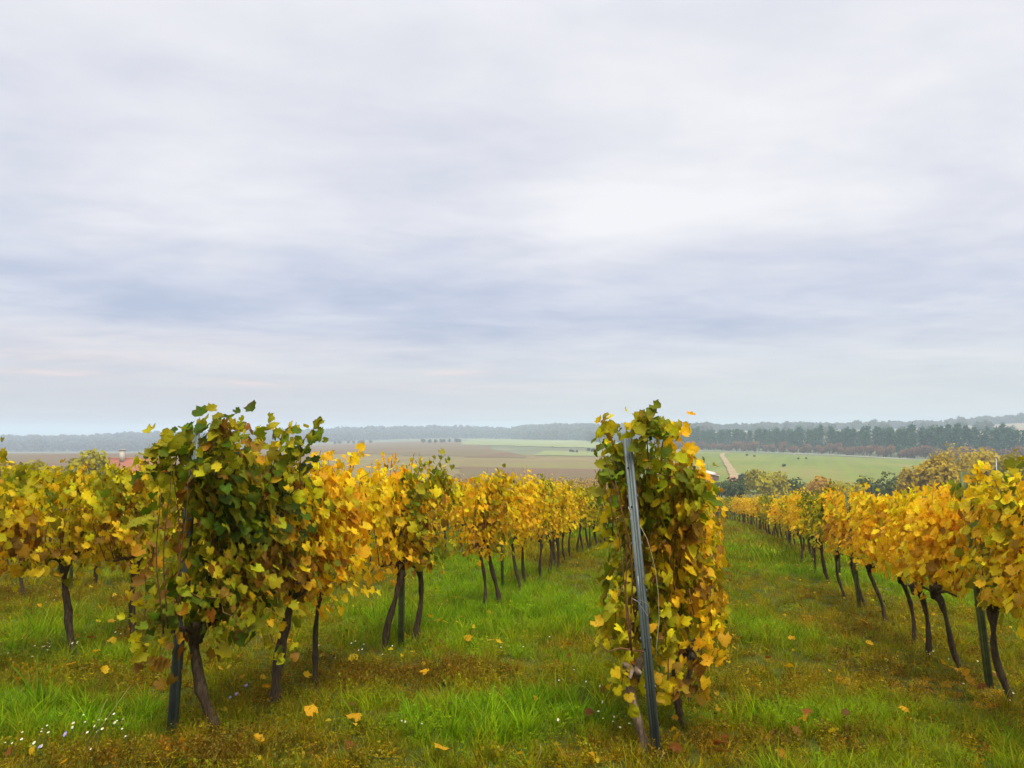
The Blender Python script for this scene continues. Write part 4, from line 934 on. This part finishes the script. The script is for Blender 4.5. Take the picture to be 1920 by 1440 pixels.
def tree_kind(seed, h, rx, n, s, mat, h0=None, lobes=7, trunk_r=None, ry=None):
    h0 = h * .3 if h0 is None else h0; V, F, tn = crown_geo(seed, rx, ry or rx, h0, h, n, s, lobes); cr = mesh_np('crown', V, F, mat, {'tone': ('FLOAT', tn)}); r_ = np.random.default_rng(seed)
    r0 = trunk_r or h * .022; ps = [tube([(0, 0, -.4), (r0, 0, h * .25), (0, r0, h * .55), (0, 0, h * .8)], [r0 * 1.2, r0, r0 * .7, r0 * .3], 7)]
    for k_ in range(5):
        a = r_.uniform(0, 6.28); z0 = h * r_.uniform(.22, .5); ps.append(tube([(0, 0, z0), (math.cos(a) * rx * .3, math.sin(a) * rx * .3, z0 + h * .13), (math.cos(a) * rx * .62, math.sin(a) * rx * .62, z0 + h * .26)], [r0 * .5, r0 * .35, r0 * .15], 5))
    return mesh_np('trunk', *merge(ps), M_BARKT), cr
def pine_kind(seed, h, n=900):
    r_ = np.random.default_rng(seed); P, tn = [], []
    for k_ in range(30):                                 # whorled boughs, the top rounder as in old black pines
        zf = r_.uniform(.16, 1.0); a = r_.uniform(0, 6.28); R0 = h * .24 * (1.15 - zf) ** .55; c = np.array([math.cos(a) * R0 * .6, math.sin(a) * R0 * .6, h * zf]); tt = r_.uniform()
        q = c + r_.normal(0, 1, (n // 30, 3)) * (R0 * .45, R0 * .45, h * .04); P.append(q); tn += list(np.clip(tt * .6 + r_.uniform(0, .4, len(q)), 0, 1))
    P = np.vstack(P); n = len(P); Rm = orient(r_.normal(0, .7, (n, 3)) + (0, 0, .8), r_.normal(0, 1, (n, 3))); sc = h * .06 * r_.uniform(.5, 1.2, n)
    V0_ = np.array([[-.5, -.3, 0], [.5, -.4, .1], [.4, .4, 0], [-.4, .5, -.1]]); W = np.einsum('vi,kij->kvj', V0_, Rm) * sc[:, None, None] + P[:, None, :]
    F = (np.array([[0, 1, 2], [0, 2, 3]])[None] + (np.arange(n) * 4)[:, None, None]).reshape(-1, 3)
    return mesh_np('trunk', *tube([(0, 0, -.5), (.05, 0, h * .5), (0, 0, h * .97)], [h * .018, h * .013, h * .004], 6), M_BARKT), mesh_np('crown', W.reshape(-1, 3), F, M_PINE, {'tone': ('FLOAT', np.repeat(np.array(tn), 4))})
def plant(kind, p, s, name, label, group, cat='tree', sz=None):
    e = link(name, None, loc=p); e.scale = (s, s, sz or s); e.rotation_euler = (0, 0, random.uniform(0, 6.28)); tag(e, label, cat, group); tr, cr = kind
    link('trunk', tr, e); link('crown', cr, e); return e
PINES = [pine_kind(50 + i, 15) for i in range(5)]
RUSTS = [tree_kind(60 + i, 7.5, 3.9, 620, 0.8, M_RUST, 0.3) for i in range(4)]
DECS = [tree_kind(70 + i, 12, 6.0, 480, 1.2, M_DECID, 2.0, 9) for i in range(4)]

def spot(q):
    for lim_, nm_ in ((1285, 'just past the tall mottled vine'), (1345, 'above the little brick hut'), (1395, 'above the dirt track'), (1455, 'past the track by the white marker'), (1515, 'above the lone dot shrub'), (1585, 'above the orange-brown bush'),
                      (1650, 'above the dull green bush'), (1710, 'at the far corner of the meadow'), (1775, 'behind the big ochre bush'), (1835, 'behind the tall brownish tree'), (1880, 'beside the grey pole'), (9999, 'past the grey pole')):
        if q < lim_: return nm_
# belt of pines with low rusty trees along its foot
px = 1225.0
belt = []
while px < 2010:
    vb = float(np.interp(px, [1225, 1300, 1420, 1560, 1700, 1850, 2000], [690, 640, 585, 515, 440, 415, 410]))
    belt.append(px)
    for k_, (dv, ws) in enumerate(((26, 1.0), (48, 1.08))):
        q = px + random.uniform(-6, 6); p = at_depth(q, vb + dv + random.uniform(-6, 6))
        where = spot(q)
        plant(random.choice(PINES), p, random.uniform(.88, 1.12) * ws * 1.05, 'pine_tree', ('dark hazy pine in the belt ' if k_ == 0 else 'taller hazy pine at the back ') + where, 'pines of the belt ' + where + (' back' if k_ else ' front'))
    q = px + random.uniform(-5, 5); p = at_depth(q, vb + 4 + random.uniform(-3, 3)); where = spot(q)
    plant(random.choice(RUSTS), p, random.uniform(.7, 1.05), 'small_tree', 'low rusty-leaved tree below the pines ' + where, 'rusty trees at the foot of the pines ' + where)
    px += 4.6 * FPX / vb * random.uniform(.85, 1.15)
# scattered trees on the hillside behind
for k_ in range(105):
    q = random.uniform(1290, 1990); v = random.uniform(680, 1290) if k_ % 3 else random.uniform(1150, 1330); p = at_depth(q, v); up = 'high on' if v > 1000 else 'low on'
    side_ = spot(q)
    plant(random.choice(DECS), p, random.uniform(.75, 1.35), 'hillside_tree', f'round hazy tree {up} the pale hillside {side_}', f'trees {up} the hillside {side_}')

def wood(name, px0, px1, v0, v1, n, hmin, hmax, label, mat=M_FARW):
    """a far wood that reads as one mass: crowns made of clumps on the rising ground"""
    r_ = np.random.default_rng(int(px0) + 5000); q = r_.uniform(px0, px1, n); f = r_.uniform(0, 1, n) ** 1.2
    a0 = np.interp(q, *v0); a1 = np.interp(q, *v1); v = a0 + (a1 - a0) * f; u = (q - 960) / FPX * v; X = -v * sY + u * cY; Y = v * cY + u * sY; Z = gz(X, Y); H = r_.uniform(hmin, hmax, n) * (1 + .06 * np.sin(q * .11) + .06 * np.sin(q * .031)); m_ = 26
    d = r_.normal(0, 1, (n, m_, 3)); d /= np.linalg.norm(d, axis=2)[..., None]; P = d * (H[:, None, None] * (.36, .36, .42)) * r_.uniform(.7, 1.05, (n, m_, 1)); P += np.stack([X, Y, Z + H * .55], 1)[:, None, :]
    tone = np.clip(r_.uniform(0, .65, n)[:, None] + r_.uniform(0, .35, (n, m_)), 0, 1).ravel(); Nn = (d + r_.normal(0, .4, d.shape)).reshape(-1, 3); P = P.reshape(-1, 3); k = len(P); sc = np.repeat(H, m_) * .28 * r_.uniform(.6, 1.3, k)
    Rm = orient(Nn, r_.normal(0, 1, (k, 3))); V0_ = np.array([[-.5, -.4, 0], [.5, -.5, .1], [.45, .4, 0], [-.4, .5, -.1]]); W = np.einsum('vi,kij->kvj', V0_, Rm) * sc[:, None, None] + P[:, None, :]
    F = (np.array([[0, 1, 2], [0, 2, 3]])[None] + (np.arange(k) * 4)[:, None, None]).reshape(-1, 3)
    o = link(name, mesh_np(name, W.reshape(-1, 3), F, mat, {'tone': ('FLOAT', np.repeat(tone, 4))})); tag(o, label, 'wood', kind='stuff'); return o
wood('far_wood', -220, 1000, (T_PX, np.array(T_VB) + 8.0), (T_PX, np.array(T_VR) + 60.0), 4200, 11, 17, 'blue-grey wood covering the far ridge over the brown fields')
wood('far_wood', 960, 1330, ([960, 1000, 1090, 1110, 1200, 1330], [1500, 1420, 1330, 1100, 1000, 900]), (T_PX, np.array(T_VR) + 60.0), 2000, 11, 17, 'hazy tongue of wood ending over the pale green meadow')
wood('far_wood', 1300, 2150, ([1300, 2150], [1290, 1290]), ([1300, 2150], [1420, 1420]), 1300, 10, 15, 'line of hazy trees along the top of the hill')
def hedge_line(px0, px1, v, n, h, lab, mat=M_DECID):
    r_ = np.random.default_rng(int(px0 + v)); 
    for k_ in range(n):
        q = px0 + (px1 - px0) * (k_ + r_.uniform(0, .8)) / n; p = at_depth(q, v * r_.uniform(.97, 1.03)); plant(random.choice(DECS), p, h / 12 * r_.uniform(.7, 1.2), 'field_bush', lab, lab, 'bush', sz=h / 12 * .8)
hedge_line(625, 700, 1150, 7, 7, 'small hazy bush in the hedge across the brown field')
hedge_line(790, 870, 1050, 8, 8, 'small hazy bush where the brown field meets the pale meadow')
hedge_line(1065, 1085, 560, 3, 3, 'tiny dark bush alone in the pale meadow')
hedge_line(1100, 1125, 570, 4, 4, 'dark bush clump beside the tall mottled vine in the meadow')
hedge_line(1398, 1420, 470, 2, 2.0, 'low dark shrub in the meadow beside the dirt track')
hedge_line(1466, 1470, 330, 1, 2.0, 'single dark dot of a shrub in the green meadow')
hedge_line(1490, 1515, 420, 2, 1.8, 'small grey shrub below the middle of the pine belt')

# dry orange-brown vineyard block beyond the ends of the rows
def far_rows():
    r_ = np.random.default_rng(91); P = []
    for k_ in range(26):
        v = 128 + k_ * 3.6
        for q in np.arange(900, 1215, 1.15 * FPX / v):
            if q < 1180 - (k_ + 1) * 9 - 20 * math.sin(k_): continue
            a = at_depth(q + r_.uniform(-1, 1), v); 
            for _ in range(16): P.append((a.x + r_.normal(0, .45), a.y + r_.normal(0, .35), a.z + r_.uniform(.4, 2.3)))
    P = np.array(P); n = len(P); nm = r_.choice(['O', 'B', 'GO', 'RU', 'OL'], n, p=[.25, .30, .2, .1, .15]); C = np.array([PAL[x] for x in nm]) * .8
    o = link('dry_vines', leaf_mass('dry_vines', P, orient(r_.normal(0, 1, (n, 3)) + (0, -.5, .5), r_.normal(0, 1, (n, 3))), r_.uniform(.18, .34, n), C, LT0)); tag(o, 'distant block of dry orange-brown vines beyond the row ends', 'vines', kind='stuff')
far_rows()

# bushes between the rows and the meadow
def bush(px, v, top_py, wpx, mat, n, label, seed, s=.42, name='bush', cat='bush', lobes=8):
    p = at_depth(px, v); top = seen_at(px, top_py, v); h = max(1.5, top.z - p.z); rx = wpx / 2 / FPX * v
    e = link(name, None, loc=p); tag(e, label, cat, 'bushes between the vines and the meadow')
    tr, cr = tree_kind(seed, h, rx, n, s, mat, h * .06, lobes, trunk_r=.12); link('trunk', tr, e); link('crown', cr, e); return e
bush(1340, 168, 900, 60, M_DARKG, 1200, 'dark green bush under the little brick hut', 1)
bush(1378, 160, 899, 70, M_DARKG, 1300, 'dark green bush at the lower end of the dirt track', 2)
bush(1400, 190, 885, 50, M_DECID, 900, 'grey-green bush just beside the dirt track', 3)
bush(1437, 150, 884, 92, M_OLIVE, 1900, 'rounded olive-yellow bush beyond the ends of the vine rows', 4)
bush(1482, 158, 898, 70, M_DARKG, 1300, 'low green bush between the olive and the orange bush', 5)
bush(1540, 140, 890, 72, M_ORANGE, 1800, 'small round orange-brown bush above the golden row', 6)
bush(1590, 150, 905, 90, M_OLIVE, 1300, 'low olive shrub behind the golden vine tops', 7)
bush(1625, 158, 893, 60, M_DARKG, 1100, 'dull green bush at the lower edge of the meadow', 8)
bush(1672, 138, 895, 80, M_DARKG, 1700, 'green bush leaning against the big ochre one', 9)
bush(1748, 118, 856, 120, M_OCHRE, 3200, 'big ochre bush in front of the pine belt', 10)
bush(1800, 150, 836, 130, M_OCHRE, 3000, 'tall brownish ochre tree behind the big bush', 11, name='tree', cat='tree')
bush(1850, 128, 850, 110, M_OCHRE, 2600, 'rusty brown tree beside the thin grey pole', 12, name='tree', cat='tree')
bush(1905, 120, 858, 110, M_OLIVE, 2600, 'olive green bush at the edge of the view behind the vines', 13)
bush(1715, 125, 872, 70, M_OCHRE, 1600, 'lower ochre shrub on the meadow side', 14)
bush(70, 95, 862, 90, M_OLIVE, 2000, 'olive bush behind the vine tops below the brown field', 15)
bush(155, 100, 852, 110, M_OLIVE, 2400, 'mossy green tree crown beside the red roof', 16, name='tree', cat='tree')
bush(215, 105, 874, 80, M_OLIVE, 1500, 'small olive bush hiding the house wall', 17)
bush(10, 90, 872, 80, M_OCHRE, 1500, 'ochre bush at the very edge behind the vines', 18)
bush(900, 200, 906, 120, M_OLIVE, 900, 'low olive scrub beyond the gap in the vines', 19)

# ------------------------------------------------------------------ buildings
m, t = new_mat('roof_tile_clay'); P = t.node('ShaderNodeTexCoord').outputs['Object']
finish(t, t.ramp(t.noise(P, 4, 4, .7), [(0.3, (0.27, 0.10, 0.06)), (0.7, (0.40, 0.17, 0.11))]), 0.85); M_TILE = m
m, t = new_mat('plaster'); P = t.node('ShaderNodeTexCoord').outputs['Object']; finish(t, t.ramp(t.noise(P, 2, 4), [(0.3, (0.42, 0.38, 0.31)), (0.7, (0.55, 0.50, 0.42))]), 0.9); M_PLAS = m
m, t = new_mat('hut_brick'); P = t.node('ShaderNodeTexCoord').outputs['Object']; finish(t, t.ramp(t.noise(P, 3, 4), [(0.3, (0.20, 0.09, 0.06)), (0.7, (0.32, 0.15, 0.10))]), 0.9); M_BRK = m
m, t = new_mat('pale_sheet_roof'); finish(t, (0.62, 0.52, 0.43), 0.7); M_SHEET = m
m, t = new_mat('window_glass'); finish(t, (0.03, 0.035, 0.04), 0.15, None, .5); M_GLASS = m
m, t = new_mat('weathered_wood'); finish(t, (0.16, 0.11, 0.07), 0.85); M_WOOD = m

def house(p, rot, L, W, wall_h, roof_h, label):
    e = link('house', None, loc=p); e.rotation_euler = (0, 0, rot); tag(e, label, 'house')
    link('wall', mesh_np('wall', *box(0, 0, wall_h / 2 - .5, L, W, wall_h + 1), M_PLAS), e)
    V = np.array([(-L / 2, -W / 2, wall_h + .01), (L / 2, -W / 2, wall_h + .01), (L / 2, W / 2, wall_h + .01), (-L / 2, W / 2, wall_h + .01), (-L / 2, 0, wall_h + roof_h - .05), (L / 2, 0, wall_h + roof_h - .05)])
    link('gable', mesh_np('gable', V, [np.array([[0, 1, 5, 4], [2, 3, 4, 5]]), np.array([[1, 2, 5], [3, 0, 4]])], M_PLAS), e)
    rf = link('roof', None, e); ang = math.atan2(roof_h, W / 2); SL = math.hypot(roof_h, W / 2) + .45
    for sg in (-1, 1):
        rot3 = Matrix.Rotation(sg * -ang if False else (ang if sg < 0 else -ang), 3, 'X')
        c = Vector((0, sg * (W / 4 + .16), wall_h + roof_h / 2 - .10)); link('roof_slab', mesh_np('roof_slab', *box(c.x, c.y, c.z, L + .7, SL, .10, rot3), M_TILE), rf)
        ps = []
        nr = 9
        for k_ in range(nr):                             # courses of tiles
            f = (k_ + .5) / nr - .5; off = rot3 @ Vector((0, f * SL, .09)); ps.append(box(c.x, c.y + off.y, c.z + off.z, L + .7, SL / nr * 1.02, .06, Matrix.Rotation(.06 * sg * -1, 3, 'X') @ rot3))
        cr = link('tile_courses', mesh_np('tile_courses', *merge(ps), M_TILE), rf); cr['kind'] = 'stuff'
    link('ridge', mesh_np('ridge', *tube([(-L / 2 - .35, 0, wall_h + roof_h + .12), (L / 2 + .35, 0, wall_h + roof_h + .12)], [.14, .14], 8), M_TILE), e)
    ch = link('chimney', mesh_np('chimney', *merge([box(-L * .18, -.5, wall_h + roof_h + .35, .6, .6, 2.0), box(-L * .18, -.5, wall_h + roof_h + 1.40, .78, .78, .12)]), M_PLAS), e)
    for x in (-L * .3, L * .05, L * .33):
        wd = link('window', mesh_np('window', *box(x, -W / 2 - .02, wall_h * .55, 1.2, .10, 1.3), M_WOOD), e); link('pane', mesh_np('pane', *box(x, -W / 2 - .09, wall_h * .55, 1.0, .03, 1.1), M_GLASS), wd)
    return e
hp = at_depth(252, 112)
house(hp, YAW + R(8), 7.0, 7.0, seen_at(252, 889, 112).z - hp.z, 2.1, 'house with red tiled roof and one chimney behind the vines')
hp = at_depth(1328, 238); hut = link('hut', None, loc=hp); hut.rotation_euler = (0, 0, YAW + R(14)); tag(hut, 'small brick hut with a slanting pale roof above the dark bushes', 'hut')
hz_ = seen_at(1328, 888, 238).z - hp.z
link('wall', mesh_np('wall', *box(0, 0, hz_ / 2 - .3, 4.4, 3.4, hz_ + .6), M_BRK), hut)
link('roof', mesh_np('roof', *box(0, -.1, hz_ + .35, 5.2, 4.2, .14, Matrix.Rotation(R(11), 3, 'Y') @ Matrix.Rotation(R(14), 3, 'X')), M_SHEET), hut)
link('door', mesh_np('door', *box(.8, -1.72, .95, .9, .08, 1.9), M_WOOD), hut)
hp = at_depth(1371, 222); sh = link('shed', None, loc=hp); sh.rotation_euler = (0, 0, YAW - R(10)); tag(sh, 'reddish tiled shed roof at the lower end of the dirt track', 'shed')
hz_ = seen_at(1371, 903, 222).z - hp.z; hz_ = max(hz_, 1.0)
link('wall', mesh_np('wall', *box(0, 0, hz_ / 2 - .3, 1.9, 2.4, hz_ + .6), M_BRK), sh)
link('roof', mesh_np('roof', *box(0, 0, hz_ + .32, 2.3, 2.6, .10, Matrix.Rotation(R(38), 3, 'X')), M_TILE), sh)
for (px, v, y_top, lab, mt) in ((1864, 100, 858, 'thin grey utility pole rising behind the golden row', M_WIRE), (1418, 540, 840, 'tiny white marker post at the wood edge', M_PETAL), (1487, 500, 853, 'small pale pole at the meadow edge', M_PETAL), (1325, 300, 872, 'thin dark pole beside the brick hut', M_WOOD), (1382, 235, 888, 'short white stake by the dirt track', M_PETAL)):
    p = at_depth(px, v); h = max(1.0, seen_at(px, y_top, v).z - p.z); e = link('pole', None, loc=p); tag(e, lab, 'pole'); r_ = .07 if v < 200 else .12
    link('shaft', mesh_np('shaft', *tube([(0, 0, -.3), (0, 0, h)], [r_, r_ * .8], 8), mt), e); link('cap', mesh_np('cap', *box(0, 0, h + .06, r_ * 3, r_ * 3, .10), mt), e)

# ------------------------------------------------------------------ haze
m = bpy.data.materials.new('haze_air'); m.use_nodes = True; t = NT(m.node_tree)
pv = t.node('ShaderNodeVolumePrincipled'); pv.inputs['Color'].default_value = (0.74, 0.88, 1.0, 1); pv.inputs['Density'].default_value = 0.00047; pv.inputs['Anisotropy'].default_value = 0.0
o_ = t.node('ShaderNodeOutputMaterial'); t.l.new(pv.outputs[0], o_.inputs['Volume'])
V, F = box(0, 2500, -8, 16000, 12000, 92); o = link('haze', mesh_np('haze', V, F, m)); tag(o, 'pale autumn haze lying over the valley', 'haze', kind='stuff')
print('leaf objects', n_leaf_objects, 'objects', len(S.objects))
